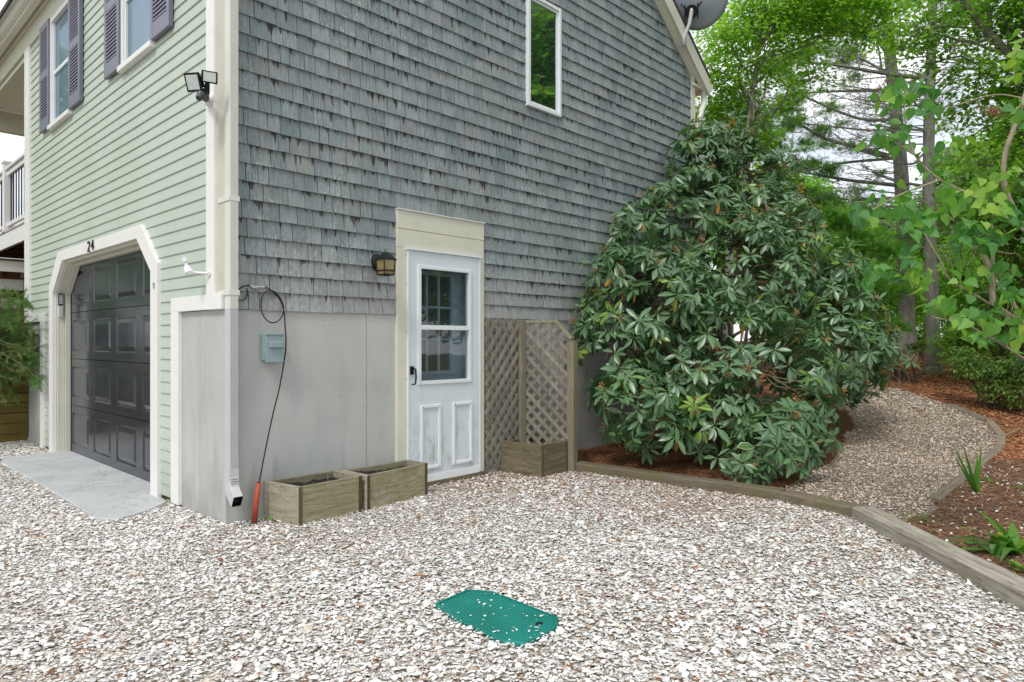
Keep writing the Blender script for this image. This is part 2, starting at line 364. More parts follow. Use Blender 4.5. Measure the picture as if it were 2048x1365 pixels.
def garage_mat():
    t = NT('garage_charcoal'); c = t.mix(t.ramp(t.noise(2.5, 5), .35, .75), (.022, .025, .039), (.036, .040, .056))
    c = t.mix(t.math('MULTIPLY', t.ramp(t.noise(7, 5, (1, .4, 1)), .55, .8), .12), c, (.12, .12, .13))
    t.bump(t.noise(5, 3), .03, .01); return t.fin(c, t.ramp(t.noise(3, 4), .3, .7, (.12, .12, .12), (.22, .22, .22)), .85)
def door_mat():
    t = NT('storm_door_skin'); X, Yy, Z = t.xyz(); c = t.mix(t.ramp(t.noise(2, 4), .3, .7), (.60, .66, .71), (.68, .73, .77))
    lo = t.math('MULTIPLY', t.math('SUBTRACT', .85, Z, clamp=True), 1.7, clamp=True)
    c = t.mix(t.math('MULTIPLY', t.math('MULTIPLY', t.ramp(t.noise(16, 6, (1, 1, .35), .7), .48, .72), lo), .9), c, (.30, .34, .24))
    return t.fin(c, .35, .4)
def ground_mat(name, ca, cb, cc, sc=60, bumpd=.02):
    t = NT(name); v = t.n('ShaderNodeTexVoronoi'); v.inputs['Scale'].default_value = sc; t.l(t.tc.outputs['Object'], v.inputs['Vector'])
    w = t.n('ShaderNodeSeparateColor'); t.l(v.outputs['Color'], w.inputs[0])
    c = t.mix(w.outputs[0], ca, cb); c = t.mix(t.ramp(w.outputs[1], .7, .75), c, cc); c = t.mix(t.math('MULTIPLY', t.ramp(t.noise(1.5, 4), .4, .7), .5), c, tuple(x * .6 for x in ca))
    t.bump(v.outputs['Distance'], .8, bumpd); return t.fin(c, .9, .2)
def ramp_mat(name, stops, rough=.7, spec=.3):
    t = NT(name); r = t.attr('rnd'); x = t.n('ShaderNodeValToRGB'); e = x.color_ramp.elements
    e[0].position = stops[0][0]; e[0].color = (*stops[0][1], 1); e[1].position = stops[-1][0]; e[1].color = (*stops[-1][1], 1)
    for p, c in stops[1:-1]:
        q = e.new(p); q.color = (*c, 1)
    t.l(r, x.inputs[0]); c = t.mix(1, x.outputs[0], t.ramp(t.noise(90, 3), .3, .7, (.9, .89, .87), (1.08, 1.08, 1.08)), 'MULTIPLY')
    return t.fin(c, rough, spec)
M['clap'] = clapboard_mat(); M['shingle'] = shingle_mat()
M['concrete'] = concrete_mat('grey_painted_concrete', (.47, .48, .465)); M['apron'] = concrete_mat('apron_concrete', (.50, .52, .53), False)
M['garage'] = garage_mat(); M['door'] = door_mat()
M['mat_drive'] = ground_mat('shell_bed', (.44, .39, .33), (.66, .63, .58), (.20, .14, .09), 60)
M['mat_path'] = ground_mat('path_bed', (.26, .21, .17), (.45, .39, .34), (.16, .10, .07), 70)
M['mat_mulch'] = ground_mat('mulch_bed', (.15, .08, .05), (.28, .16, .10), (.07, .04, .025), 45)
M['mat_far'] = ground_mat('leaf_litter_far', (.05, .08, .025), (.10, .13, .04), (.12, .08, .04), 6)
M['mat_wood'] = ground_mat('woodland_floor', (.20, .09, .045), (.36, .15, .07), (.08, .07, .03), 12)
M['shells'] = ramp_mat('shell_white', [(0, (.15, .06, .035)), (.08, (.34, .16, .085)), (.13, (.50, .36, .24)), (.22, (.66, .56, .45)), (.3, (.52, .53, .52)), (.42, (.73, .70, .65)), (.7, (.83, .825, .81)), (1, (.86, .87, .88))], .65, .25)
M['pebbles'] = ramp_mat('path_pebble', [(0, (.20, .12, .075)), (.3, (.48, .35, .25)), (.6, (.64, .54, .44)), (.9, (.76, .68, .60)), (1, (.85, .82, .78))], .7)
M['straw'] = ramp_mat('pine_straw', [(0, (.15, .07, .04)), (.35, (.37, .16, .07)), (.75, (.54, .27, .12)), (.9, (.64, .42, .25)), (1, (.74, .66, .56))], .7)
M['redstraw'] = ramp_mat('fresh_pine_straw', [(0, (.42, .14, .07)), (.5, (.68, .28, .13)), (1, (.78, .46, .27))], .7)
M['cover'] = None

# ------------------------------------------------------------------ ground sheets
TIMB = np.array([(3.22, -.35), (3.34, -1.45), (3.33, -2.49), (3.14, -3.22), (2.08, -4.17), (1.2, -5.0), (-.6, -6.6), (-6, -11)])
def tx(y):
    """x of the timber line at a given y"""
    return np.interp(y, TIMB[::-1, 1], TIMB[::-1, 0])
EDGE_PX = [(1868, 1003), (1935, 950), (2000, 893), (2003, 872), (1980, 845), (1900, 812), (1820, 785), (1740, 768)]
EDGE = np.array([G(*p)[:2] for p in EDGE_PX])
BED_PX = [(1560, 980), (1600, 965), (1660, 920), (1700, 860), (1690, 810), (1640, 790)]
BED = np.array([G(*p)[:2] for p in BED_PX])
def inpoly(x, y, P):
    r = np.zeros(np.shape(x), bool); n = len(P)
    for i in range(n):
        x1, y1 = P[i]; x2, y2 = P[(i + 1) % n]
        c = ((y1 > y) != (y2 > y)) & (x < (x2 - x1) * (y - y1) / (y2 - y1 + 1e-12) + x1); r ^= c
    return r
far = [tuple(G(1700, 770)[:2]), tuple(G(1640, 770)[:2])]
PATH = [(3.35, -2.45)] + [tuple(p) for p in BED] + far[::-1] + [tuple(p) for p in EDGE[::-1]] + [(3.9, -3.42), (3.2, -3.2)]
def zone(x, y):
    """0 drive, 1 path, 2 dark rhododendron bed, 3 right bed, 4 woodland floor"""
    z = np.full(np.shape(x), 4)
    right = x > tx(y)
    dep = (x - CAM[0]) * FW[0] + (y - CAM[1]) * FW[1]
    wob = .12 * nz(x, y, 3, 3)
    z[~right & (dep < 25) & (y < 5.7)] = 0
    z[(x < 0.02) & (y >= 0) & (y < 5.7) & (x > -8)] = 0
    z[right & (y + wob > -2.6) & (y < .02) & (x < 8.6)] = 2
    z[right & (y <= -2.6) & (dep < 7.3)] = 3
    z[right & inpoly(x + wob, y + wob, PATH)] = 1
    return z
def grid_zone():
    st = .07; xs = np.arange(-7, 21, st); ys = np.arange(-11, 9, st); nx, ny = len(xs), len(ys)
    Xg, Yg = np.meshgrid(xs, ys, indexing='ij'); Zg = hgt(Xg, Yg) + .006 * nz(Xg, Yg, 5, 1)
    V = np.stack([Xg, Yg, Zg], -1).reshape(-1, 3); I = np.arange(nx * ny).reshape(nx, ny)
    Q = np.stack([I[:-1, :-1], I[1:, :-1], I[1:, 1:], I[:-1, 1:]], -1).reshape(-1, 4)
    cx_, cy_ = Xg[:-1, :-1].ravel() + st / 2, Yg[:-1, :-1].ravel() + st / 2
    z = zone(cx_, cy_)
    for k, nm, mt in ((0, 'driveway', 'mat_drive'), (1, 'path', 'mat_path'), (2, 'garden_bed', 'mat_mulch'), (3, 'border_bed', 'mat_mulch'), (4, 'woodland_ground', 'mat_wood')):
        q = Q[z == k]; u, inv = np.unique(q, return_inverse=True)
        tag(mesh_np(nm, V[u], inv.reshape(-1, 4), M[mt], smooth=True), kind='structure')
    # outer sheet to the horizon: ring of big quads round the fine grid, continuing its level
    x0, x1, y0, y1 = xs[0], xs[-1], ys[0], ys[-1]; m = MB(); R_ = 900
    def strip(ax, ay, bx, by, ox, oy, n=60):
        P = [(ax + (bx - ax) * i / n, ay + (by - ay) * i / n) for i in range(n + 1)]; Vv = []; Ff = []
        for i, (x, y) in enumerate(P):
            h = float(hgt(x, y)); Vv += [(x, y, h), (x + ox * 8, y + oy * 8, h), (x + ox * R_ + (x - (x0 + x1) / 2) * 25, y + oy * R_ + (y - (y0 + y1) / 2) * 25, .6)]
            if i: a = 3 * (i - 1); b = 3 * i; Ff += [(a, b, b + 1, a + 1), (a + 1, b + 1, b + 2, a + 2)]
        m.add(Vv, Ff, .5)
    strip(x0, y0, x1, y0, 0, -1); strip(x1, y0, x1, y1, 1, 0); strip(x1, y1, x0, y1, 0, 1); strip(x0, y1, x0, y0, -1, 0)
    tag(m.build('ground', M['mat_far']), kind='structure')
grid_zone()

def dl(x, y):
    return (x - CAM[0]) * FW[0] + (y - CAM[1]) * FW[1], (x - CAM[0]) * RT[0] + (y - CAM[1]) * RT[1]
def sample(n, x0, x1, y0, y1, z, near=1.7, far=30, margin=.7):
    x = RNG.uniform(x0, x1, n); y = RNG.uniform(y0, y1, n); d, l_ = dl(x, y)
    ok = (zone(x, y) == z) & (d > near) & (d < far) & (np.abs(l_) < d * .76 + margin)
    return x[ok], y[ok]
# shell flake template: thin cupped irregular hexagon
def flake(seed, n=6):
    r = np.random.default_rng(seed); a = np.sort(np.linspace(0, 2 * pi, n, endpoint=False) + r.uniform(-.28, .28, n)); q = r.uniform(.72, 1.1, n)
    T = np.concatenate([np.stack([np.cos(a) * q, np.sin(a) * q, np.zeros(n)], 1), [[0, 0, .3]]]); F = np.array([(i, (i + 1) % n, n) for i in range(n)])
    T2 = T.copy(); T2[:-1, 2] = -.16; T2 = T2[:-1]
    return T, F
    Tt = np.concatenate([T, T2]); o = n + 1
    F2 = np.concatenate([[(i, o + i, o + (i + 1) % n), (i, o + (i + 1) % n, (i + 1) % n)] for i in range(n)])
    return Tt, np.concatenate([F, F2])
def scatter_flakes(name, x, y, size, thin, mat, rnd, tilt=.35, lift=.014):
    n = len(x); parts = []
    for k in range(3):
        sel = np.arange(n) % 3 == k; m = sel.sum(); T, F = flake(k + 5)
        up = np.stack([RNG.normal(0, tilt, m), RNG.normal(0, tilt, m), np.ones(m)], 1); a = RNG.uniform(0, 2 * pi, m)
        d = np.stack([np.cos(a), np.sin(a), np.zeros(m)], 1); up /= np.linalg.norm(up, axis=1, keepdims=True); d -= up * np.sum(d * up, 1, keepdims=True)
        R = basis(d, up); s = size[sel]; sc = np.stack([s, s * RNG.uniform(.5, .95, m), s * thin * RNG.uniform(.6, 1.4, m)], 1)
        pos = np.stack([x[sel], y[sel], hgt(x[sel], y[sel]) + .004 + RNG.uniform(0, lift, m)], 1)
        V = np.einsum('nij,nkj->nki', R, T[None] * sc[:, None, :]) + pos[:, None, :]
        parts.append((V.reshape(-1, 3), (F[None] + (np.arange(m) * len(T))[:, None, None]).reshape(-1, 3), np.repeat(rnd[sel], len(T))))
    off = 0; VV = []; FF = []; RR = []
    for V, F, r in parts: VV.append(V); FF.append(F + off); RR.append(r); off += len(V)
    return mesh_np(name, np.concatenate(VV), np.concatenate(FF), mat, None, {'rnd': np.concatenate(RR)})
COVER_P = [(.054, -2.145), (.287, -2.122), (.359, -2.234), (.337, -2.68), (.255, -2.741), (.034, -2.742), (-.012, -2.677), (.022, -2.289)]
APRON_P = [(.13, 4.40), (-.50, 4.32), (-.56, 3.9), (-.56, 2.2), (-.57, .76), (-.47, .66), (-.24, .77), (-.04, .955), (-.02, 1.19), (.13, 1.19)]
def keep_out(x, y):
    jx, jy = RNG.normal(0, .012, np.shape(x)), RNG.normal(0, .012, np.shape(x)); k = inpoly(x + jx, y + jy, COVER_P) | inpoly(x + jx * 3 + .02 * nz(x, y, 9, 21), y + jy * 3, APRON_P)
    k |= (x > 0) & (y > 0) & (x < 6.6) & (y < 6)
    k |= (x > .30) & (x < 1.52) & (y > -.36 + (x - .3) * .06) & (y < 0)
    return k
def shells():
    x, y = sample(900000, -6.5, 3.6, -7.5, 5.7, 0, 1.9, 13); k = ~keep_out(x, y); x, y = x[k], y[k]
    d, _ = dl(x, y); p = np.clip(1.15 - (d - 3) * .07, .45, 1) ; k = RNG.random(len(x)) < p; x, y, d = x[k], y[k], d[k]
    n = len(x); size = RNG.lognormal(math.log(.0071), .50, n) * np.clip(1 + (d - 4) * .05, 1, 1.35) * (1 + .28 * nz(x, y, 1.7, 11)); size = np.clip(size, .0035, .028)
    # brown debris gathers near the walls, by the timber and in patches
    br = .055 + .16 * np.clip(nz(x, y, 2.6, 5) * 1.6, 0, 1) + .30 * sstep(x, 1.2, 3.2) * sstep(y, -4.4, -1.5) + .3 * np.exp(-np.abs(y + .25) * 5) * sstep(x, 1.2, 2.4) + .05 * sstep(-y, 3, 5)
    r = RNG.random(n); rnd = np.where(RNG.random(n) < br, r * .2, .22 + .78 * r)
    o = scatter_flakes('shell_gravel', x, y, size, .5, M['shells'], rnd, .21, .012)
    tag(o, 'crushed white clam shell gravel covering the drive', 'shell gravel', kind='stuff')
shells()
def pebbles():
    x, y = sample(420000, 3, 20, -5.5, 3, 1, 4.4, 18, .3); d, _ = dl(x, y); k = RNG.random(len(x)) < np.clip(1.5 - d * .09, .25, 1); x, y, d = x[k], y[k], d[k]
    n = len(x); size = RNG.lognormal(math.log(.0085), .3, n) * np.clip(d / 7, 1, 1.6); rnd = np.clip(RNG.normal(.55, .22, n) + .12 * nz(x, y, 2, 9) + .1 * sstep(d, 9, 13), 0, 1)
    tag(scatter_flakes('path_gravel', x, y, size, .8, M['pebbles'], rnd, .4, .01), 'pinkish grey fine gravel mixed with needles on the curved path', 'path gravel', kind='stuff')
pebbles()
NEEDLE = np.array([(0, -.5, 0), (.5, -.5, .04), (1, 0, 0), (.5, .5, .04), (0, .5, 0)]) ; NEEDLE_F = np.array([(0, 1, 3), (0, 3, 4), (1, 2, 3)])
def litter(name, x, y, ln, wd_, mat, label, rlo=0, rhi=1, lift=.012, size_far=True):
    n = len(x); a = RNG.uniform(0, 2 * pi, n); d = np.stack([np.cos(a), np.sin(a), RNG.normal(0, .12, n)], 1); dd, _ = dl(x, y)
    l_ = ln * RNG.uniform(.5, 1.3, n); w = wd_ * np.clip(dd / 5, 1, 2.2) * RNG.uniform(.7, 1.4, n)
    o = batch(name, NEEDLE, NEEDLE_F, basis(d), np.stack([x, y, hgt(x, y) + .006 + RNG.uniform(0, lift, n)], 1), np.stack([l_, w, l_], 1), mat, None, RNG.uniform(rlo, rhi, n))
    return tag(o, label, 'pine needles', kind='stuff')
def litters():
    x, y = sample(60000, 3.2, 9, -2.8, 0, 2, 5, 14, .3); litter('bed_needle_litter', x, y, .09, .0035, M['straw'], 'brown pine needle litter under the rhododendron', 0, .45)
    x, y = sample(60000, 1, 16, -9, 0, 3, 3.5, 14, .3); litter('border_needle_litter', x, y, .09, .004, M['straw'], 'brown needle and bark litter in the bed right of the path')
    x, y = sample(200000, 5, 22, -8, 8, 4, 6, 18, .3); d, l_ = dl(x, y); litter('fresh_pine_straw', x, y, .14, .006, M['redstraw'], 'orange fallen pine straw under the pines beyond the path')
    x, y = sample(40000, -2, 3.6, -6.5, 0, 0, 2.2, 9); k = ~keep_out(x, y) & (RNG.random(len(x)) < .08 + .6 * sstep(x, .8, 3.2) * sstep(y, -4.3, -1)); x, y = x[k], y[k]
    litter('stray_needles', x, y, .05, .0022, M['straw'], 'stray pine needles and bark bits lying on the white shells', 0, .8, .022)
    # bits of shell strewn in the right bed
    x, y = sample(26000, 1, 14, -9, 0, 3, 3.5, 12, .3); k = RNG.random(len(x)) < .6; x, y = x[k], y[k]
    tag(scatter_flakes('strewn_shells', x, y, RNG.uniform(.006, .016, len(x)), .5, M['shells'], RNG.uniform(.15, 1, len(x)), .4, .02), 'shell fragments strewn over the brown bed right of the path', 'shell gravel', kind='stuff')
litters()

# ------------------------------------------------------------------ house
def PY(px, py, y):
    d = at(px, py, 1) - CAM; t = (y - CAM[1]) / d[1]; p = CAM + t * d; return p[0], p[2]
def PX(px, py, x):
    d = at(px, py, 1) - CAM; t = (x - CAM[0]) / d[0]; p = CAM + t * d; return p[1], p[2]
house = thing('house', 'two-storey house with grey cedar shingle gable and pale green clapboard garage front', 'house')
WX = 6.42; EZ = 4.97; SL = .745; RX = WX / 2      # depth of the gable, eave height, slope
def roofz(x): return EZ + (min(x, WX - x)) * SL
HOLES = [(1.43, 2.44, 0, 2.38), (3.05, 3.58, 3.65, 4.80)]
# carcass behind the claddings
m = MB()
for x0, x1, z0, z1 in ((.02, 1.43, 1.40, EZ), (1.43, 2.44, 2.38, EZ), (2.44, 3.05, 1.4, EZ), (3.05, 3.58, 1.4, 3.65), (3.05, 3.58, 4.8, EZ), (3.58, WX, 1.4, EZ)):
    m.box(x0, x1, .006, .14, z0, z1)
m.prism([(0.02, EZ), (WX, EZ), (RX, roofz(RX))], 'y', .006, .14)
for y0, y1, z0, z1 in ((.14, 1.30, 1.40, EZ + .1), (.80, 1.30, 0, 1.4), (1.30, 2.07, 2.16, 3.72), (2.07, 3.69, 2.16, EZ + .1), (3.69, 4.38, 2.16, 3.72), (4.38, 4.49, 0, 3.72), (4.49, 5.72, 1.40, EZ + .1), (4.49, 4.9, 0, 1.4), (1.3, 2.07, 4.9, EZ + .1), (3.69, 4.49, 4.9, EZ + .1)):
    m.box(.006, .14, y0, y1, z0, z1)
m.box(.14, WX, 5.60, 5.72, 0, EZ + .1); m.box(WX - .12, WX - .01, .14, 5.6, 0, EZ)
m.build('sheathing', M['wood_end'], house)
# shingles
def shingles():
    P = []; rows = int((7.5 - 1.49) / .129) + 1; V = []; F = []; A = []; SV = []; RW = []
    for i in range(rows):
        z0 = 1.49 + i * .129; zt = z0 + .136
        xr = WX - .02; xl = .03
        if z0 > EZ - .15:
            xr = min(xr, WX - (z0 + .02 - EZ) / SL + .02); xl = max(xl, (z0 + .02 - EZ) / SL - .02)
        if xr - xl < .05: break
        segs = [(xl, xr)]
        for hx0, hx1, hz0, hz1 in HOLES:
            if z0 + .064 > hz0 and z0 + .064 < hz1 or (z0 < hz1 - .03 and zt > hz0 + .03 and abs(hz0) > .1 and z0 + .02 > hz0):
                segs = [s for a, b in segs for s in ((a, min(b, hx0)), (max(a, hx1), b)) if s[1] - s[0] > .01] if any(a < hx1 and b > hx0 for a, b in segs) else segs
        for a, b in segs:
            x = a
            while x < b - 1e-4:
                w = RNG.uniform(.075, .165)
                if RNG.random() < .15: w = RNG.uniform(.16, .2)
                if b - x - w < .05: w = b - x
                w = min(w, b - x); g = RNG.uniform(.0016, .0036); r = RNG.random(); dz = RNG.normal(0, .0012); ty = RNG.uniform(.0135, .020); tw = RNG.normal(0, .0012)
                lx, rx = x + g, x + w - g; zb = z0 + dz; zbr = zb + RNG.normal(0, .0007); o = len(V)
                V += [(lx, -ty - tw, zb), (rx, -ty + tw, zbr), (rx, .004, zbr), (lx, .004, zb), (lx, -.0035, zt), (rx, -.0035, zt), (rx, .004, zt), (lx, .004, zt)]
                F += [(o, o + 1, o + 5, o + 4), (o + 3, o + 2, o + 1, o), (o + 1, o + 2, o + 6, o + 5), (o + 3, o, o + 4, o + 7)]
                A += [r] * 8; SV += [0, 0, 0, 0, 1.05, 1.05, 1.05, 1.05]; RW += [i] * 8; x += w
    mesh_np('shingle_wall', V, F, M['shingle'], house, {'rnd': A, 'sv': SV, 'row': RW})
shingles()
# clapboards on the front
def clap():
    m = MB(); e = .0905; i = 0
    while True:
        z0 = .04 + i * e; z1 = z0 + e; i += 1
        if z0 > 4.93: break
        zc = z0 + e / 2
        if z0 < 1.56: segs = [(.89, 1.24), (4.44, 4.84)]
        else: segs = [(.20, 5.52)]
        if zc < 2.2:
            cut = 0 if zc < 1.84 else (zc - 1.84)
            lo, hi = 1.24 + cut * 1.05, 4.44 - cut * 1.05
            if zc >= 1.84: lo, hi = 1.26 + (zc - 1.9) * 1.086, 4.42 - (zc - 1.88) * 1.0
            if z0 >= 1.56: segs = [(.20, lo), (hi, 5.52)]
        if zc > 3.72 and zc < 4.9: segs = [(.20, 1.34), (2.03, 3.73), (4.45, 5.52)]
        for a, b in segs:
            r = RNG.random()
            V = [(x, y, z) for y in (a, b) for x, z in ((-.0128, z0), (-.0138, z0 + .005), (-.004, z1), (.004, z1), (.004, z0))]
            m.add(V, [(0, 1, 6, 5), (1, 2, 7, 6), (4, 0, 5, 9), (0, 4, 3, 2, 1), (5, 6, 7, 8, 9)], r)
    m.build('clapboard_siding', M['clap'], house)
clap()
# concrete foundation
m = MB(); m.box(0, 1.4285, 0, .25, -.3, 1.49); m.box(0, .25, .25, .80, -.3, 1.488); m.build('foundation', M['concrete'], house); m = MB(); m.box(0, .25, 4.90, 5.72, -.3, 1.488); m.build('foundation', M['concrete'], house); m = MB(); m.box(1.425, 2.445, .02, .25, -.3, .035); m.box(2.445, WX, 0, .25, -.3, 1.49)
m.build('foundation', M['concrete'], house)
# corner boards and step trim
m = MB(); m.box(-.035, 0, .118, .25, 1.495, 4.93); m.box(-.035, 0, .118, .90, 1.492, 1.60) if False else None
m.build('corner_board', M['white'], house, .003)
m = MB(); m.box(-.034, -.001, .25, .905, 1.492, 1.598); m.box(-.036, 0, -.002, .2505, 1.490, 1.601); m.box(-.0345, -.0005, .757, .905, .02, 1.492); m.build('step_trim', M['white'], house, .003)
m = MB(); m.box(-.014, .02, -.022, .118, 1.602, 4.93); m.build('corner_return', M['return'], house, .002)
m = MB(); m.box(-.035, 0, 5.50, 5.735, 1.50, 4.93); m.box(-.034, -.001, 4.82, 5.50, 1.50, 1.598); m.box(-.0345, -.0005, 4.82, 4.95, .01, 1.50); m.build('corner_board', M['white'], house, .003)
m = MB(); m.box(WX - .02, WX + .09, -.022, .05, 1.4, EZ + .02); m.build('corner_board', M['cream'], house, .002)
# frieze, soffit, gutter
m = MB(); m.box(-.03, .05, -.02, 9.2, 4.925, 5.16); m.build('frieze_board', M['cream'], house, .003)
m = MB(); m.box(-.145, .05, -.15, 9.3, 5.165, 5.18); m.build('soffit', M['soffit'], house)
m = MB(); yv = 1.0
while yv < 9.2: m.box(-.088, -.058, yv, yv + .010, 5.1625, 5.1645); yv += .028
m.build('soffit_vent', M['darkgrey'], house)
m = MB(); m.box(-.165, -.1455, -.15, 9.3, 5.150, 5.32); m.build('fascia', M['fascia'], house, .002)
gp = [(-.166, 5.19), (-.215, 5.19), (-.235, 5.215), (-.245, 5.25), (-.275, 5.275), (-.285, 5.31), (-.275, 5.315), (-.262, 5.285), (-.235, 5.262), (-.222, 5.22), (-.208, 5.20), (-.166, 5.20)]
m = MB(); m.prism(gp, 'y', -.15, 9.3); m.build('gutter', M['white'], house)
# roof slabs
m = MB(); ov = .12; t_ = .05
for sgn in (0, 1):
    f_ = (lambda x: x) if sgn == 0 else (lambda x: WX - x)
    a = [(f_(-.27), EZ + .21), (f_(RX), EZ + .41 + RX * SL), (f_(RX), EZ + .46 + RX * SL), (f_(-.29), EZ + .26)]
    # plane passes above the rake boards
    a = [(f_(-.30), EZ - .30 * SL + .50), (f_(RX), EZ + RX * SL + .19), (f_(RX), EZ + RX * SL + .24), (f_(-.30), EZ - .30 * SL + .55)] if sgn == 0 else [(f_(-.30), EZ - .30 * SL + .16), (f_(RX), EZ + RX * SL + .16), (f_(RX), EZ + RX * SL + .21), (f_(-.30), EZ - .30 * SL + .21)]
    m.prism(a, 'y', -.135, 9.3 if sgn == 0 else 5.9)
m.build('roof', M['roof'], house)
m = MB(); m.box(WX - .02, WX + .3, -.05, 5.8, EZ - .30 * SL + .02, EZ - .3 * SL + .05); m.build('soffit', M['soffit'], house)
# rake boards: frieze against the wall and fascia at the roof edge
def rake(y0, y1, lo, hi, nm, mt, ext=.30):
    m = MB(); xe = WX + ext
    m.prism([(RX, EZ + RX * SL + lo), (xe, EZ + (WX - xe) * SL + lo), (xe, EZ + (WX - xe) * SL + hi), (RX, EZ + RX * SL + hi)], 'y', y0, y1)
    m.prism([(RX, EZ + RX * SL + lo), (-.25, EZ - .25 * SL + lo), (-.25, EZ - .25 * SL + hi), (RX, EZ + RX * SL + hi)], 'y', y0, y1)
    m.build(nm, mt, house, .002)
rake(-.03, .0, -.10, .06, 'rake_frieze', M['cream'], .05); rake(-.118, -.031, -.04, -.02, 'rake_soffit', M['soffit']); rake(-.128, -.105, -.06, .155, 'rake_fascia', M['cream'])
# porch roof beyond the wall, carried on the same eave
m = MB(); m.box(.0, .12, 5.74, 9.2, 4.86, 4.92); m.build('porch_beam', M['cream'], house, .003)
m = MB(); m.box(.12, 3.2, 5.74, 9.0, 5.02, 5.05); m.build('porch_ceiling', M['soffit'], house)
m = MB(); m.box(.0, 3.2, 9.0, 9.18, 4.70, 5.02); m.build('porch_beam', M['cream'], house, .003)
# garage surround and door
O1 = [(1.17, 0), (1.17, 1.90), (1.55, 2.25), (4.14, 2.25), (4.51, 1.88), (4.51, 0)]
I1 = [(1.32, 0), (1.32, 1.84), (1.65, 2.14), (3.965, 2.14), (4.36, 1.80), (4.36, 0)]
I2 = [(1.34, 0), (1.34, 1.83), (1.66, 2.115), (3.95, 2.115), (4.335, 1.79), (4.335, 0)]
I3 = [(1.36, 0), (1.36, 1.82), (1.675, 2.09), (3.935, 2.09), (4.31, 1.78), (4.31, 0)]
def ring(Oo, Ii, x0, x1):
    m = MB(); n = len(Oo); V = [(x0, *p) for p in Oo] + [(x0, *p) for p in Ii] + [(x1, *p) for p in Oo] + [(x1, *p) for p in Ii]; F = []
    for i in range(n - 1):
        F += [(i, i + 1, n + i + 1, n + i), (2 * n + i, 3 * n + i, 3 * n + i + 1, 2 * n + i + 1), (n + i, n + i + 1, 3 * n + i + 1, 3 * n + i), (i, 2 * n + i, 2 * n + i + 1, i + 1)]
    F += [(0, n, 3 * n, 2 * n), (n - 1, 3 * n - 1, 4 * n - 1, 2 * n - 1)]
    return m.add(V, F, .5)
ring(O1, I1, -.042, .0).build('garage_door_trim', M['white'], house, .003)
ring([(a + (-.06 if a < 3 else .06), b + (.05 if b > .1 else 0)) for a, b in I1], I2, .003, .07).build('garage_jamb', M['cream'], house, .002)
ring([(a + (-.06 if a < 3 else .06), b + (.05 if b > .1 else 0)) for a, b in I2], I3, .073, .125).build('garage_jamb', M['cream'], house, .002)
gd = MB(); ys = np.linspace(1.30, 4.40, 5); zs = [.015, .55, 1.07, 1.59, 2.13]
ys = [1.33, 2.10, 2.83, 3.56, 4.35]
for r_ in range(4):
    za, zb = zs[r_] + .003, zs[r_ + 1] - .003
    for c_ in range(4):
        ya, yb = ys[c_], ys[c_ + 1]; py0, py1 = ya + .085, yb - .085; pz0, pz1 = za + .085, zb - .085
        def rr(i, x): return [(x, py0 + i, pz0 + i), (x, py1 - i, pz0 + i), (x, py1 - i, pz1 - i), (x, py0 + i, pz1 - i)]
        V = [(.13, ya, za), (.13, yb, za), (.13, yb, zb), (.13, ya, zb)] + rr(0, .13) + rr(.012, .141) + rr(.02, .141) + rr(.058, .1285)
        F = [(k * 4 + i, k * 4 + (i + 1) % 4, k * 4 + 4 + (i + 1) % 4, k * 4 + 4 + i) for k in range(4) for i in range(4)] + [(16, 17, 18, 19)]
        gd.add(V, F, .5)
    gd.add([(.13, ys[0], zb), (.13, ys[-1], zb), (.145, ys[-1], zb + .003), (.145, ys[0], zb + .003)], [(0, 1, 2, 3)], .5)
    gd.add([(.13, ys[0], za), (.13, ys[-1], za), (.145, ys[-1], za - .003), (.145, ys[0], za - .003)], [(0, 1, 2, 3)], .5)
gdo = gd.build('garage_door', M['garage'], house)
m = MB(); m.box(.122, .135, 1.33, 4.34, -.004, .016); m.build('weather_seal', M['black'], gdo)
m = MB(); m.box(.15, .17, 1.2, 4.45, -.1, 2.3); m.build('door_backing', M['black'], gdo)
# garage keypad and its sticker
kp = thing('garage_keypad', 'grey keypad with white sticker on the left jamb of the garage door', 'keypad', (.05, 4.33, 1.66))
m = MB(); m.box(.01, .05, 4.30, 4.334, 1.535, 1.665); m.build('keypad_base', M['spout_grey'], kp, .003)
m = MB(); m.box(.006, .05, 4.30, 4.334, 1.668, 1.80); m.build('cover_flap', M['darkgrey'], kp, .003)
m = MB()
for k in range(7): m.box(.012, .046, 4.2975, 4.2995, 1.69 + k * .014, 1.697 + k * .014)
m.build('sticker', M['plastic_white'], kp)
# little bell fitting on the trim
b = thing('cable_fitting', 'small oval metal fitting on the right garage trim', 'fitting', (-.05, 1.215, 1.72))
m = MB(); m.tube([(-.043, 1.225, 1.73), (-.05, 1.225, 1.73)], [.016, .014], 12); m.tube([(-.043, 1.225, 1.705), (-.049, 1.225, 1.705)], [.013, .011], 12); m.build('fitting_body', M['metal'], b)
# house numbers: metal digits standing off the header
def digit(nm, strokes, y0, lab):
    t = thing(nm, lab, 'house number', (-.045, y0, 2.165)); m = MB()
    for st in strokes: m.tube([(-.052, y0 - u * .062, 2.150 + v * .095) for u, v in st], .0062, 6)
    m.build('digit', M['black'], t); return t
digit('house_number', [[(0, .78), (.08, .93), (.45, 1), (.82, .92), (.92, .72), (.8, .5), (.4, .25), (0, 0), (1, 0)]], 2.985, 'left one of the two black numerals over the garage door, a two')
digit('house_number', [[(.72, 0), (.72, 1), (0, .32), (1, .32)]], 2.865, 'right one of the two black numerals over the garage door, a four')
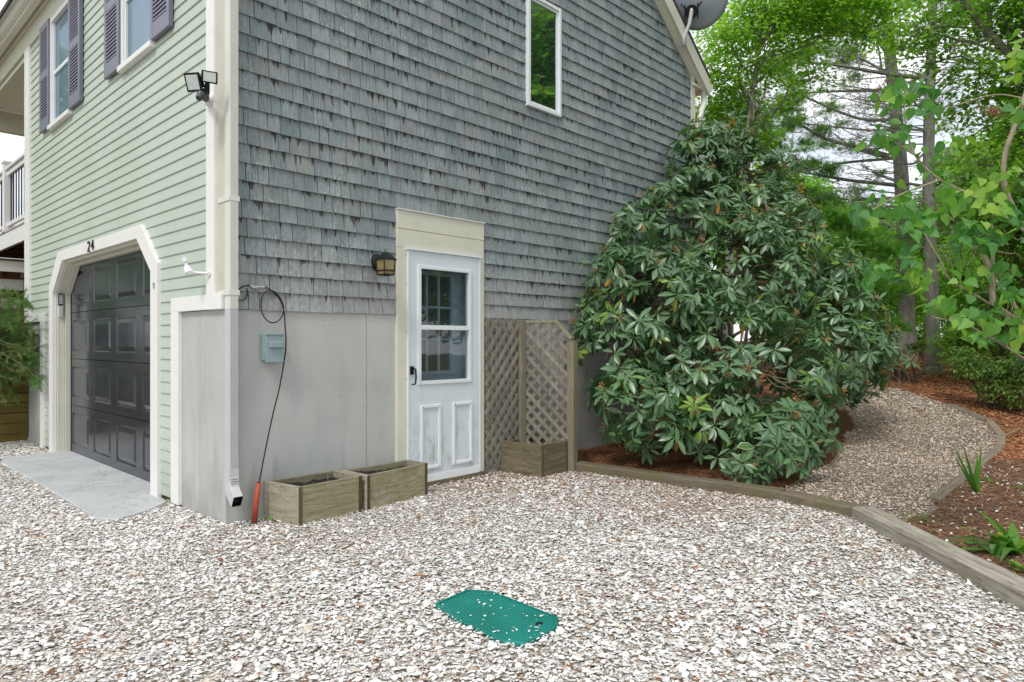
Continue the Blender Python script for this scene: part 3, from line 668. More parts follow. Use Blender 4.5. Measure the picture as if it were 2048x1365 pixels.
# front windows and shutters
def front_window(ya, yb, i):
    w = MB(); z0, z1 = 3.70, 4.925
    w.box(-.035, .03, ya, ya + .045, z0, z1); w.box(-.035, .03, yb - .045, yb, z0, z1); w.box(-.034, .03, ya + .045, yb - .045, z1 - .05, z1)
    wo_ = w.build('window', M['white'], house, .003)
    s = MB(); s.box(-.06, .03, ya - .02, yb + .02, z0 - .035, z0 + .012); s.build('sill', M['white'], wo_, .003)
    f = MB(); zm = 4.30
    for a, b in ((ya + .046, ya + .072), (yb - .072, yb - .046)): f.box(-.014, .02, a, b, z0 + .012, z1 - .05)
    f.box(-.013, .02, ya + .072, yb - .072, zm - .02, zm + .02); f.box(-.013, .02, ya + .072, yb - .072, z0 + .012, z0 + .045)
    f.build('sash', M['vinyl'], wo_)
    g = MB(); g.box(.004, .008, ya + .07, yb - .07, z0 + .04, z1 - .05); g.build('pane', M['glass_front'], wo_)
    c = MB(); c.box(.05, .06, ya + .05, yb - .05, z0, z1); c.build('curtain', M['muntin'], wo_)
def shutter(ya, yb):
    m = MB(); z0, z1 = 3.71, 4.935; x0, x1 = -.052, -.018; st = .055
    m.box(x0, x1, ya, ya + st, z0, z1); m.box(x0, x1, yb - st, yb, z0, z1)
    for a, b in ((z0, z0 + .13), (z0 + .60, z0 + .68), (z1 - .07, z1)): m.box(x0 + .0006, x1, ya + st, yb - st, a, b)
    so_ = m.build('shutter', M['shutter'], house, .003)
    l = MB(); bk = MB()
    for a, b in ((z0 + .13, z0 + .60), (z0 + .68, z1 - .07)):
        z = a + .012
        while z < b - .012:
            l.add([(x0 + .003, ya + st, z), (x0 + .003, yb - st, z), (x0 + .003, yb - st, z + .013), (x0 + .003, ya + st, z + .0125), (x0 + .012, ya + st, z), (x0 + .012, yb - st, z)], [(0, 1, 2, 3), (0, 4, 5, 1)]); z += .034
        bk.box(x1 - .003, x1 - .001, ya + st, yb - st, a, b)
    l.build('louvres', M['louvre'], so_); bk.build('backing', M['black'], so_)
front_window(3.69, 4.49, 0); front_window(1.30, 2.07, 1)
for a, b in ((4.49, 4.90), (3.27, 3.69), (2.07, 2.49), (.89, 1.30)): shutter(a + .004, b - .004)
# upper gable window
m = MB(); m.box(3.05, 3.085, -.045, .02, 3.65, 4.80); m.box(3.545, 3.58, -.045, .02, 3.65, 4.80); m.box(3.085, 3.545, -.044, .02, 3.65, 3.685); m.box(3.085, 3.545, -.044, .02, 4.765, 4.80)
gw = m.build('window', M['vinyl'], house, .003)
m = MB(); m.box(3.085, 3.11, -.028, .02, 3.685, 4.765); m.box(3.52, 3.545, -.028, .02, 3.685, 4.765); m.box(3.11, 3.52, -.027, .02, 3.685, 3.71); m.box(3.11, 3.52, -.027, .02, 4.74, 4.765); m.build('sash', M['vinyl'], gw, .002)
m = MB(); m.box(3.108, 3.522, -.016, -.012, 3.708, 4.742); m.build('pane', M['glass_up'], gw)
m = MB(); m.box(3.4, 3.5, .04, .06, 3.66, 4.78); m.box(3.05, 3.6, .15, .16, 3.6, 4.8); m.build('curtain', M['muntin'], gw)
# side door: trim, storm door with window, inner door behind
m = MB(); m.box(1.43, 2.443, -.032, .02, 2.218, 2.375); m.box(1.43, 2.443, -.030, .02, 2.062, 2.216); m.box(1.43, 1.5435, -.031, .02, .03, 2.060); m.box(2.376, 2.443, -.031, .02, .02, 2.060)
dt = m.build('door_trim', M['cream'], house, .003)
m = MB(); m.box(1.425, 2.448, -.045, .0, 2.376, 2.384); m.build('drip_cap', M['white'], dt)
sd_ = MB(); X0, X1, Z0, Z1 = 1.55, 2.370, .07, 2.045; yf, yb = -.036, .0
wx0, wx1, wz0, wz1 = 1.676, 2.236, .925, 1.895
sd_.box(X0, wx0, yf, yb, Z0, Z1); sd_.box(wx1, X1, yf, yb, Z0, Z1); sd_.box(wx0, wx1, yf + .0004, yb, wz1, Z1); sd_.box(wx0, wx1, yf + .0004, yb, Z0, wz0)
storm = sd_.build('storm_door', M['door'], house, .003)
m = MB(); m.box(1.512, 2.40, -.050, -.031, 2.046, 2.062); m.box(1.534, 1.548, -.042, -.01, .06, 2.045); m.box(2.373, 2.388, -.042, -.01, .06, 2.045); m.build('door_rail', M['vinyl'], storm)
m = MB()
for a, b, c, d in ((wx0 - .035, wx0, wz0 - .03, wz1 + .03), (wx1, wx1 + .03, wz0 - .03, wz1 + .03), (wx0, wx1, wz1, wz1 + .028), (wx0, wx1, wz0 - .032, wz0), (wx0, wx1, 1.368, 1.408)): m.box(a, b, -.048 + (.0004 if b - a > .3 else 0), -.030, c, d)
m.build('window_frame', M['vinyl'], storm, .002)
m = MB(); m.box(wx0 - .002, wx1 + .002, -.022, -.019, wz0, wz1); m.build('storm_glass', M['glass_storm'], storm)
def raised(x0, x1, z0, z1):
    m = MB(); y = -.0362
    for a, b, c, d in ((x0, x0 + .028, z0, z1), (x1 - .028, x1, z0, z1), (x0 + .028, x1 - .028, z0, z0 + .028), (x0 + .028, x1 - .028, z1 - .028, z1)): m.box(a, b, y - .014, y, c, d)
    return m.build('raised_moulding', M['vinyl'], storm, .004)
raised(1.668, 1.898, .155, .715); raised(2.038, 2.278, .155, .715)
m = MB(); m.box(X0, X1, -.046, -.0365, .045, .105); m.build('kick_sweep', M['vinyl'], storm, .002)
m = MB(); m.box(1.560, 1.592, -.052, -.036, .985, 1.055); m.tube([(1.578, -.05, 1.045), (1.582, -.085, 1.03), (1.584, -.088, .96), (1.582, -.083, .905), (1.574, -.05, .90)], .0075, 8); m.build('handle', M['black'], storm)
for x, y, z in [(x, -.031, z) for z in (.2, .55, .95, 1.35, 1.75, 2.0) for x in (1.522, 2.392)] + [(x, -.050, z) for x in (1.695, 1.872, 2.065, 2.25) for z in (.17, .70)]:
    m = MB(); m.tube([(x, y, z), (x, y - .0025, z)], .0042, 8); m.build('screw', M['darkgrey'], storm)
m = MB(); ya, yb_ = .075, .11
ix0, ix1, iz0, iz1 = 1.70, 2.12, 1.0, 1.86
m.box(1.50, ix0, ya, yb_, .05, 2.05); m.box(ix1, 2.40, ya, yb_, .05, 2.05); m.box(ix0, ix1, ya, yb_, iz1, 2.05); m.box(ix0, ix1, ya, yb_, .05, iz0)
inner = m.build('inner_door', M['muntin'], house)
m = MB()
for x in np.linspace(ix0, ix1, 4)[1:-1]: m.box(x - .011, x + .011, ya + .002, yb_, iz0, iz1)
for z in np.linspace(iz0, iz1, 4)[1:-1]: m.box(ix0, ix1, ya + .0035, yb_, z - .011, z + .011)
for a, b, c, d in ((ix0 - .03, ix0, iz0 - .03, iz1 + .03), (ix1, ix1 + .03, iz0 - .03, iz1 + .03), (ix0, ix1, iz0 - .03, iz0), (ix0, ix1, iz1, iz1 + .03)): m.box(a, b, ya - .012, ya, c, d)
m.build('muntins', M['muntin'], inner)
m = MB(); m.box(ix0, ix1, ya + .02, ya + .024, iz0, iz1); m.build('pane', M['pane_dark'], inner)
m = MB(); m.box(1.43, 2.44, -.05, .1, .0, .045); m.build('threshold', M['wood_mossy'], house, .004)
m = MB(); m.box(1.4295, 1.545, .012, .139, .037, 2.1); m.box(2.385, 2.442, .012, .139, .037, 2.1); m.box(1.43, 2.44, .111, .14, 0, 2.2); m.build('door_jamb', M['cream'], house)
# front corner downspout (cream above, grey below, elbow and outlet)
def rect_tube(P, w, d, n_ribs=True):
    """rectangular pipe through points in the y-z plane at x"""
    m = MB(); V = []; k = len(P)
    for i, (x, y, z) in enumerate(P):
        a = np.array(P[max(i - 1, 0)]); b_ = np.array(P[min(i + 1, k - 1)]); t = b_ - a; t = t / np.linalg.norm(t); n = np.cross(t, [1, 0, 0]); n /= np.linalg.norm(n)
        for u, v in ((-1, -1), (1, -1), (1, 1), (-1, 1)): V.append(np.array([x, y, z]) + np.array([u * w / 2, 0, 0]) + n * v * d / 2)
    F = [(i * 4 + q, i * 4 + (q + 1) % 4, i * 4 + 4 + (q + 1) % 4, i * 4 + 4 + q) for i in range(k - 1) for q in range(4)]
    m.add(V, F, .5); return m
def ribs(m, x0, x1, y, z0, z1, n=6):
    for i in range(n):
        x = x0 + (x1 - x0) * (i + .5) / n; m.box(x - .002, x + .002, y - .0035, y, z0, z1)
ds = thing('downspout', 'rectangular downspout on the house corner, cream above and grey below with a kick-out elbow', 'downspout', (.016, -.05, 0))
m = rect_tube([(.0155, -.052, 5.15), (.0155, -.052, 1.49)], .061, .078); ribs(m, -.012, .043, -.091, 1.49, 5.1); m.build('upper_pipe', M['downspout'], ds, .003)
m = rect_tube([(.0155, -.052, 1.489), (.0155, -.052, .40)], .0605, .0775); ribs(m, -.012, .043, -.0908, .41, 1.489); m.build('lower_pipe', M['spout_grey'], ds, .003)
m = rect_tube([(.0155, -.054, .405), (.0155, -.054, .33), (.012, -.062, .29), (.004, -.092, .255), (-.006, -.15, .225), (-.012, -.20, .20)], .066, .080)
for k, (y, z) in enumerate(((-.100, .338), (-.103, .322), (-.107, .306), (-.113, .290), (-.122, .276))): m.box(-.014, .044, y - .004, y + .01, z - .003, z + .003)
el = m.build('elbow', M['spout_grey'], ds, .002)
m = rect_tube([(-.004, -.16, .222), (-.0122, -.202, .1995)], .058, .070); m.add([(-.04, -.165, .25), (.025, -.165, .25), (.025, -.165, .19), (-.04, -.165, .19)], [(0, 1, 2, 3)]); m.build('outlet_inside', M['black'], el)
for z in (1.60, 2.24):
    m = MB(); m.box(-.022, .054, -.096, -.008, z - .018, z + .018); m.box(-.020, -.012, -.01, .09, z - .017, z + .017); m.tube([(.052, -.07, z), (.06, -.07, z)], .008, 8); m.build('strap', M['downspout'], ds, .002)
# far corner downspout with offset elbow under the rake
ds2 = thing('downspout', 'cream downspout with curved elbow at the far end of the shingle wall', 'downspout', (6.56, -.06, 0))
m = rect_tube([(6.55, -.07, .3), (6.55, -.07, 4.26)], .075, .075); m.build('pipe', M['downspout'], ds2, .003)
m = MB(); m.tube([(6.55, -.07, 4.24), (6.555, -.07, 4.36), (6.60, -.065, 4.46), (6.68, -.05, 4.54), (6.71, -.045, 4.62), (6.71, -.04, 4.75)], .040, 10); m.build('elbow', M['downspout'], ds2, 0, True)
m = MB(); m.box(6.50, 6.60, -.112, -.02, 4.20, 4.23); m.build('strap', M['downspout'], ds2)
m = MB(); m.prism([(WX + .28, 4.74), (WX + .36, 4.74), (WX + .40, 4.80), (WX + .42, 4.86), (WX + .28, 4.86)], 'y', -.12, 5.8); m.build('gutter', M['gutter'], house)

# ------------------------------------------------------------------ concrete apron
m = MB(); m.prism(APRON_P, 'z', -.1, .022); tag(m.build('concrete_apron', M['apron'], None, .006), kind='structure')

# ------------------------------------------------------------------ things on the walls
ml = thing('electrical_box', 'grey blue weatherproof electrical box on the grey concrete wall', 'electrical box', (.31, 0, 1.22))
m = MB(); m.box(.243, .372, -.068, 0, 1.135, 1.318); m.build('box_body', M['meter'], ml, .004)
m = MB(); m.box(.248, .385, -.082, -.069, 1.118, 1.318); m.box(.246, .387, -.090, -.069, 1.312, 1.327); m.build('cover', M['meter'], ml, .004)
m = MB(); m.box(.268, .372, -.104, -.083, 1.222, 1.268); m.build('latch_hood', M['meter'], ml, .006)
# lantern
ln = thing('wall_lantern', 'black coach lantern with amber glass on the shingles left of the side door', 'wall lamp', (1.235, -.02, 1.92))
m = MB(); m.tube([(1.232, -.014, 1.915), (1.232, -.024, 1.915), (1.232, -.045, 1.915)], [.052, .050, .022], 20); m.v = [(x, y, 1.915 + (z - 1.915) * 1.35) for x, y, z in m.v]; m.build('back_plate', M['black'], ln)
m = MB(); m.tube([(1.232, -.04, 1.93), (1.231, -.07, 1.955), (1.230, -.10, 1.955)], .008, 8); m.build('arm', M['black'], ln)
lx, ly = 1.215, -.165
def frus(m, cx_, cy_, z0, z1, a0, a1):
    V = [(cx_ + u * a, cy_ + v * a, z) for z, a in ((z0, a0), (z1, a1)) for u, v in ((-1, -1), (1, -1), (1, 1), (-1, 1))]
    m.add(V, [(0, 3, 2, 1), (4, 5, 6, 7), (0, 1, 5, 4), (1, 2, 6, 5), (2, 3, 7, 6), (3, 0, 4, 7)], .5)
m = MB(); frus(m, lx, ly, 1.925, 1.965, .062, .028); frus(m, lx, ly, 1.965, 1.978, .028, .014); m.tube([(lx + .012 * cos(a), ly, 1.99 + .012 * sin(a)) for a in np.linspace(0, 2 * pi, 12)], .0025, 5); frus(m, lx, ly, 1.918, 1.925, .064, .064); m.build('roof_cap', M['black'], ln)
m = MB(); zb_ = 1.80
for u, v in ((-1, -1), (1, -1), (1, 1), (-1, 1)): m.beam((lx + u * .055, ly + v * .055, 1.92), (lx + u * .046, ly + v * .046, zb_), .009, .009)
for z, a in ((zb_, .048), (1.832, .049)):
    for u, v, p, q in ((-1, -1, 1, -1), (1, -1, 1, 1), (1, 1, -1, 1), (-1, 1, -1, -1)): m.beam((lx + u * a, ly + v * a, z), (lx + p * a, ly + q * a, z), .008, .009)
m.build('cage', M['black'], ln)
m = MB(); frus(m, lx, ly, zb_ + .004, 1.917, .042, .052); m.build('glass', M['amber'], ln)
# security camera
sc = thing('security_camera', 'small white security camera on an arm beside the corner board', 'camera', (-.04, .19, 1.745))
m = MB(); m.tube([(-.036, .185, 1.745), (-.046, .185, 1.745)], .024, 14); m.build('base', M['plastic_white'], sc)
m = MB(); m.tube([(-.045, .185, 1.745), (-.09, .225, 1.748), (-.145, .26, 1.752)], .0085, 8); m.build('arm', M['plastic_white'], sc)
m = MB(); m.tube([(-.142, .262, 1.735), (-.142, .262, 1.745), (-.148, .29, 1.785), (-.150, .292, 1.80)], [.02, .031, .024, .012], 12); m.tube([(-.150, .292, 1.795), (-.156, .30, 1.84)], [.013, .013], 10); m.tube([(-.155, .299, 1.825), (-.158, .302, 1.855)], [.022, .020], 12); m.build('camera_body', M['plastic_white'], sc)
# twin floodlight with sensor
fl = thing('floodlight', 'black twin-head motion floodlight high on the house corner', 'floodlight', (-.04, .16, 2.96))
m = MB(); m.tube([(-.036, .165, 2.955), (-.05, .165, 2.955), (-.07, .165, 2.955)], [.052, .050, .034], 18); m.build('junction_plate', M['plastic_white'], fl, 0)
def head(name, c, n, up, w, h):
    c = np.array(c, float); R = basis(np.array([n], float), np.array([up], float))[0]; d, s, u = R[:, 0], R[:, 1], R[:, 2]
    m = MB()
    def rb(d0, d1, a0, b0, a1, b1):
        V = [c + d * dd + s * x * a + u * y * b for dd, a, b in ((d0, a0, b0), (d1, a1, b1)) for x, y in ((-1, -1), (1, -1), (1, 1), (-1, 1))]
        m.add(V, [(0, 3, 2, 1), (4, 5, 6, 7), (0, 1, 5, 4), (1, 2, 6, 5), (2, 3, 7, 6), (3, 0, 4, 7)], .5)
    rb(-.035, -.006, w * .35, h * .35, w * .5, h * .5); rb(-.006, .008, w * .5, h * .5, w * .52, h * .52)
    for k in np.linspace(-.4, .4, 6): V = c + s * k * w; m.beam(V - d * .034 - u * h * .3, V - d * .034 + u * h * .3, .004, .02, up=s)
    o = m.build('lamp_head', M['black'], fl, .003)
    m = MB(); rb2 = [c + d * dd + s * x * w * .40 + u * y * h * .40 for dd in (.0082, .0105) for x, y in ((-1, -1), (1, -1), (1, 1), (-1, 1))]
    m.add(rb2, [(0, 3, 2, 1), (4, 5, 6, 7), (0, 1, 5, 4), (1, 2, 6, 5), (2, 3, 7, 6), (3, 0, 4, 7)], .5); m.build('lens', M['led'], o)
H1 = at(387, 165, 4.50); H2 = at(419, 155, 4.52); B0 = np.array([-.07, .165, 2.955])
head('a', H1, (-.75, -.50, -.35), (0, 0, 1), .105, .115); head('b', H2, (-.30, -.92, -.15), (0, 0, 1), .095, .075)
J = at(413, 185, 4.55)
m = MB(); m.tube([B0, J, H2 - [0, -.03, .02]], [.022, .02, .014], 8); m.tube([J, at(400, 180, 4.53), H1 + [.03, .02, -.01]], [.02, .018, .014], 8); m.build('arm', M['black'], fl)
Sx = at(402, 193, 4.52)
m = MB(); m.tube([J, (J + Sx) / 2 + [0, 0, -.01]], .012, 8); m.tube([Sx + [.0, .0, .03], Sx, Sx - [.02, .01, .022]], [.022, .03, .02], 12); m.build('motion_sensor', M['darkgrey'], fl)
# cable, connector, conduit
cb = thing('coax_cable', 'black cable looping down the concrete wall from a metal splitter', 'cable', (.3, -.03, 1.5))
def wy(P, y=-.035):
    out = []
    for i, (px, py) in enumerate(P):
        yy = y[i] if hasattr(y, '__len__') else y
        x, z = PY(px, py, yy); out.append((x, yy, z))
    return np.array(out)
def smooth_path(P, n=6):
    P = np.array(P, float); Q = [P[0]]
    E = np.concatenate([[2 * P[0] - P[1]], P, [2 * P[-1] - P[-2]]])
    for i in range(1, len(E) - 2):
        for k in range(1, n + 1):
            t = k / n; a, b, c, d = E[i - 1], E[i], E[i + 1], E[i + 2]
            Q.append(.5 * ((2 * b) + (c - a) * t + (2 * a - 5 * b + 4 * c - d) * t * t + (3 * b - a - 3 * c + d) * t ** 3))
    return np.array(Q)
m = MB()
m.tube(smooth_path(wy([(472, 588), (480, 577), (488, 573), (500, 571)], -.03)), .0045, 6)
m.tube(smooth_path(wy([(494, 577), (495, 588), (490, 598), (484, 601), (470, 600)], -.03)), .004, 6)
m.tube(smooth_path(wy([(529, 574), (541, 580), (552, 590), (562, 604), (568, 622), (570, 650), (572, 690), (567, 730), (558, 780), (548, 820), (537, 870), (527, 920), (518, 968)], [-.03, -.04, -.045, -.05, -.05, -.055, -.06, -.06, -.06, -.06, -.06, -.07, -.08])), .0052, 7)
m.tube(smooth_path(wy([(548, 583), (536, 582), (526, 590), (522, 608), (525, 628), (534, 641), (546, 646), (558, 641), (566, 628), (567, 612), (560, 596), (549, 583)], -.052)), .0046, 6)
m.build('cable_run', M['cable'], cb)
m = MB(); a = wy([(500, 572), (529, 575)], -.034); m.tube([a[0], a[1]], .007, 8); m.box(a[0][0] + .01, a[0][0] + .055, -.045, -.02, a[0][2] - .016, a[0][2] + .004); m.build('splitter', M['metal'], cb)
cd = thing('conduit', 'red plastic conduit stub rising from the shells by the wall', 'conduit', (.2, -.08, 0))
m = MB(); q = wy([(517, 966), (513, 1000), (508, 1046)], [-.085, -.09, -.10]); m.tube(q, [.0175, .019, .019], 12); m.build('pipe', M['conduit'], cd, 0, True)
m = MB(); m.tube([q[0] + [0, 0, .001], q[0] + [.0003, 0, .003]], [.014, .014], 12); m.build('pipe_mouth', M['black'], cd)
# satellite dish on the roof
dh = thing('satellite_dish', 'dark grey satellite dish seen from behind above the right roof edge', 'satellite dish', tuple(at(1372, 66, 8.9)))
c0 = at(1396, -6, 8.95); foot = at(1368, 74, 8.95); knee = at(1379, 48, 8.93)
axis = FW * .82 + RT * .25 + np.array([0, 0, .42]); axis /= np.linalg.norm(axis)
R = basis(axis[None])[0]; m = MB(); V = [c0 - axis * .06]; F = []
nr, na = 7, 36
for i in range(1, nr + 1):
    for k in range(na):
        a = 2 * pi * k / na; q = i / nr; V.append(c0 + axis * (.10 * q * q - .06) + (R[:, 1] * cos(a) * .385 + R[:, 2] * sin(a) * .40) * q)
for k in range(na):
    F.append((0, 1 + k, 1 + (k + 1) % na))
    for i in range(nr - 1): F.append((1 + i * na + k, 1 + (i + 1) * na + k, 1 + (i + 1) * na + (k + 1) % na, 1 + i * na + (k + 1) % na))
m.add(V, F, .5); o = m.build('reflector', M['dish'], dh, 0, True); md = o.modifiers.new('thick', 'SOLIDIFY'); md.thickness = .012
hub = at(1383, 24, 8.90)
m = MB(); m.tube([hub + [0, 0, .04], hub, knee, foot, foot - [0, 0, .12]], [.03, .028, .024, .022, .03], 10); m.build('mast', M['spout_grey'], dh, 0, True)
m = MB(); m.tube([hub - axis * .01, hub + axis * .06], [.085, .075], 14)
for k in (-1, 1): m.beam(hub + R[:, 1] * .08 * k - R[:, 2] * .09, hub + R[:, 1] * .08 * k + R[:, 2] * .09, .015, .05, up=axis); m.tube([hub + R[:, 1] * .09 * k + R[:, 2] * .06 - axis * .03, hub + R[:, 1] * .13 * k + R[:, 2] * .10 + axis * .05], .012, 6)
m.build('bracket', M['black'], dh)

# ------------------------------------------------------------------ planters
def planter(nm, lab, P, h, z, wf, ws, soil=True, grp=None, sh=.03):
    """P: back-left, front-left, front-right, back-right"""
    P = [np.array(p, float) for p in P]; t = thing(nm, lab, 'planter', (*((P[0] + P[2]) / 2), z), grp); T = .024
    cen = sum(P) / 4
    def board(a, b, mt, h_=h, ex0=0, ex1=0, nme='side_board'):
        d = (b - a) / np.linalg.norm(b - a); n = np.array([-d[1], d[0]]); n = n if n @ (cen - a) > 0 else -n; a = a + d * ex0; b = b - d * ex1; m = MB()
        V = [(*(a + n * q), zz) for zz in (z - .03, z + h_) for q in (0, T)]; V = [(*a, z - .03), (*b, z - .03), (*(b + n * T), z - .03), (*(a + n * T), z - .03), (*a, z + h_), (*b, z + h_), (*(b + n * T), z + h_), (*(a + n * T), z + h_)]
        m.add(V, [(0, 3, 2, 1), (4, 5, 6, 7), (0, 1, 5, 4), (1, 2, 6, 5), (2, 3, 7, 6), (3, 0, 4, 7)]); return m.build(nme, mt, t, .003)
    board(P[0], P[1], ws, h); board(P[1], P[2], wf, h - .003, T + .001, T + .001); board(P[2], P[3], ws, h - .002); board(P[3], P[0], wf, h - .004, T + .001, T + .001)
    for c, e in ((P[1], P[2]), (P[2], P[1])):
        m = MB()
        d = (e - c) / np.linalg.norm(e - c); n = np.array([d[1], -d[0]]); n = n if n @ (cen - c) < 0 else -n
        a = c + d * .001; b = c + d * (sh); V = [(*(a + n * .004), z - .03), (*(b + n * .004), z - .03), (*b, z - .03), (*a, z - .03)]; V += [(v[0], v[1], z + h - .002) for v in V]
        m.add(V, [(0, 3, 2, 1), (4, 5, 6, 7), (0, 1, 5, 4), (1, 2, 6, 5), (2, 3, 7, 6), (3, 0, 4, 7)])
        m.build('corner_end', M['wood_end'], t, .002)
    if soil:
        g = 12; V = []
        for i in range(g + 1):
            for j in range(g + 1):
                u, v = i / g * .9 + .05, j / g * .9 + .05; p = (P[0] * (1 - u) + P[3] * u) * (1 - v) + (P[1] * (1 - u) + P[2] * u) * v
                V.append((*p, z + h - .045 + .035 * sin(u * 5 + 1) * sin(v * 3) + RNG.normal(0, .006)))
        F = [(i * (g + 1) + j, (i + 1) * (g + 1) + j, (i + 1) * (g + 1) + j + 1, i * (g + 1) + j + 1) for i in range(g) for j in range(g)]
        mesh_np('soil', V, F, M['soil'], t)
        for k in range(6):
            m = MB(); u, v = RNG.uniform(.15, .85), RNG.uniform(.2, .8); p = (P[0] * (1 - u) + P[3] * u) * (1 - v) + (P[1] * (1 - u) + P[2] * u) * v
            a = RNG.uniform(0, 6.3); m.tube([(*p, z + h - .07), (p[0] + .03 * cos(a), p[1] + .03 * sin(a), z + h - .02), (p[0] + .08 * cos(a), p[1] + .05 * sin(a), z + h + RNG.uniform(-.03, .02))], .0018, 4)
            m.build('dry_stem', M['stem'], t)
    return t
pg = 'wooden planter boxes along the wall'
planter('planter_box', 'weathered wooden planter box nearest the red conduit, filled with black soil', [(.268, -.02), (.33, -.385), (.862, -.355), (.84, -.01)], .272, 0, M['wood_pl'], M['wood_ply'], grp=pg)
planter('planter_box', 'weathered wooden planter box partly in front of the storm door', [(.872, -.045), (.892, -.375), (1.545, -.285), (1.53, -.04)], .270, 0, M['wood_pl'], M['wood_ply'], grp=pg)
planter('planter_box', 'mossy empty planter box standing against the lattice screens', [(2.66, -.03), (2.728, -.50), (3.125, -.49), (3.10, -.02)], .275, .03, M['wood_mossy'], M['wood_mossy_y'], False, grp=pg)

# ------------------------------------------------------------------ lattice screens
def lattice(nm, lab, o, d, n, L_, poly, mt, steep=1.15, top=None):
    """strips in the plane through o along d (unit) and z; poly clips (s,z)"""
    o = np.array(o, float); d = np.array(d, float); n = np.array(n, float); t = thing(nm, lab, 'lattice', tuple(o))
    P = np.array(poly, float)
    def clip(p, q):
        ts = [0., 1.]; r = q - p; k = len(P)
        for i in range(k):
            a, b = P[i], P[(i + 1) % k]; e = b - a; den = r[0] * e[1] - r[1] * e[0]
            if abs(den) < 1e-9: continue
            u = ((a - p)[0] * e[1] - (a - p)[1] * e[0]) / den; v = ((a - p)[0] * r[1] - (a - p)[1] * r[0]) / den
            if 0 <= v <= 1 and 0 < u < 1: ts.append(u)
        ts = sorted(ts); out = []
        for u0, u1 in zip(ts[:-1], ts[1:]):
            mid = p + r * (u0 + u1) / 2
            if u1 - u0 > 1e-4 and inpoly(np.array(mid[0]), np.array(mid[1]), P): out.append((p + r * u0, p + r * u1))
        return out
    for sgn, off, nme in ((1, -.010, 'front_strips'), (-1, .0, 'back_strips')):
        m = MB(); c = -3.
        while c < 6:
            p = np.array([-1., c - sgn * 1. * steep]); q = np.array([2., c + sgn * 2. * steep])
            for a, b in clip(p, q):
                m.beam(o + d * a[0] + np.array([0, 0, a[1]]) + n * off, o + d * b[0] + np.array([0, 0, b[1]]) + n * off, .037, .0085, up=n)
            c += .086 * math.sqrt(1 + steep ** 2)
        m.build(nme, mt, t)
    return t
l1 = lattice('garden_lattice', 'lattice panel flat on the wall between the side door and the square post', (2.452, -.03, 0), (1, 0, 0), (0, 1, 0), .5, [(0, .05), (.46, .05), (.46, 1.475), (0, 1.475)], M['wood_lat'], 1.25)
m = MB(); m.box(2.450, 2.478, -.026, -.008, .05, 1.478); m.build('batten', M['wood_lat'], l1)
pp = thing('wooden_post', 'square wooden post against the wall between the two lattices', 'post', (2.96, -.05, 0))
m = MB(); m.box(2.915, 2.99, -.075, -.003, -.05, 1.474); m.build('post_shaft', M['wood_post'], pp, .004)
dv = np.array([3.15 - 3.0, -.50 + .06, 0]); Ld = np.linalg.norm(dv); dv /= Ld; nv = np.array([-dv[1], dv[0], 0]); nv = -nv if nv[0] < 0 else nv
l2 = lattice('lattice_screen', 'free-standing lattice screen with a clipped top corner beside the mossy planter', (3.0, -.06, 0), dv, nv, .6, [(0, .03), (Ld - .02, .03), (Ld - .02, 1.26), (Ld * .68, 1.45), (0, 1.45)], M['wood_lat'], -1.0)
m = MB(); e0 = np.array([3.0, -.06, 0]); pA = e0 + dv * Ld * .68; pB = e0 + dv * (Ld + .02)
m.beam(e0 + [0, 0, 1.462], pA + [0, 0, 1.462], .05, .03); m.beam(pA + [0, 0, 1.465], pB + [0, 0, 1.29], .05, .03); m.build('top_rail', M['wood_post'], l2, .003)
m = MB(); a = math.atan2(dv[1], dv[0]); m.box(3.135, 3.22, -.545, -.465, -.05, 1.265, .15); m.prism([(3.135, -.545), (3.22, -.545), (3.22, -.465), (3.135, -.465)], 'z', 1.2651, 1.275); m.build('post', M['wood_post'], l2, .005)

# ------------------------------------------------------------------ timbers edging the drive and the path
def log(nm, lab, cat, pts, w, h, mt, grp, z=-.03, top=.085):
    P = np.array(pts, float); t = thing(nm, lab, cat, (P[0][0], P[0][1], float(hgt(*P[0]))), grp); m = MB(); V = []
    for i, p in enumerate(P):
        a = P[max(i - 1, 0)]; b = P[min(i + 1, len(P) - 1)]; d = b - a; d /= np.linalg.norm(d); n = np.array([-d[1], d[0]]); g = float(hgt(*p)); jt = RNG.normal(0, .003, 2)
        for u, zz in ((-.5, z), (.5, z), (.5, top - .012), (.38, top), (-.38, top), (-.5, top - .012)): V.append((*(p + n * w * u + jt * .4), g + zz + (RNG.normal(0, .0015) if zz > 0 else 0)))
    k = 6; F = [(i * k + q, i * k + (q + 1) % k, (i + 1) * k + (q + 1) % k, (i + 1) * k + q) for i in range(len(P) - 1) for q in range(k)]; F += [tuple(range(k))[::-1], tuple((len(P) - 1) * k + q for q in range(k))]
    m.add(V, F); m.build('beam', mt, t, .003); return t
def lerp(a, b, n): a = np.array(a); b = np.array(b); return [a + (b - a) * i / n for i in range(n + 1)]
tg = 'landscape timbers edging the drive'
log('landscape_timber', 'mossy timber edging the rhododendron bed next to the lattice post', 'timber', lerp((3.26, -.50), (3.385, -2.485), 10), .15, .1, M['timber'], tg)
log('landscape_timber', 'short mossy timber in the middle of the edging, where the path begins', 'timber', lerp((3.388, -2.50), (3.20, -3.20), 6), .15, .1, M['timber'], tg, top=.08)
log('landscape_timber', 'long grey weathered timber running out of the right edge of the frame', 'timber', lerp((3.19, -3.13), (1.55, -4.62), 10), .165, .1, M['timber_grey'], tg, top=.097)
eg = 'wooden edging of the path'
E_ = [np.array(p) for p in EDGE]
def off(p, q): d = (q - p) / np.linalg.norm(q - p); return d
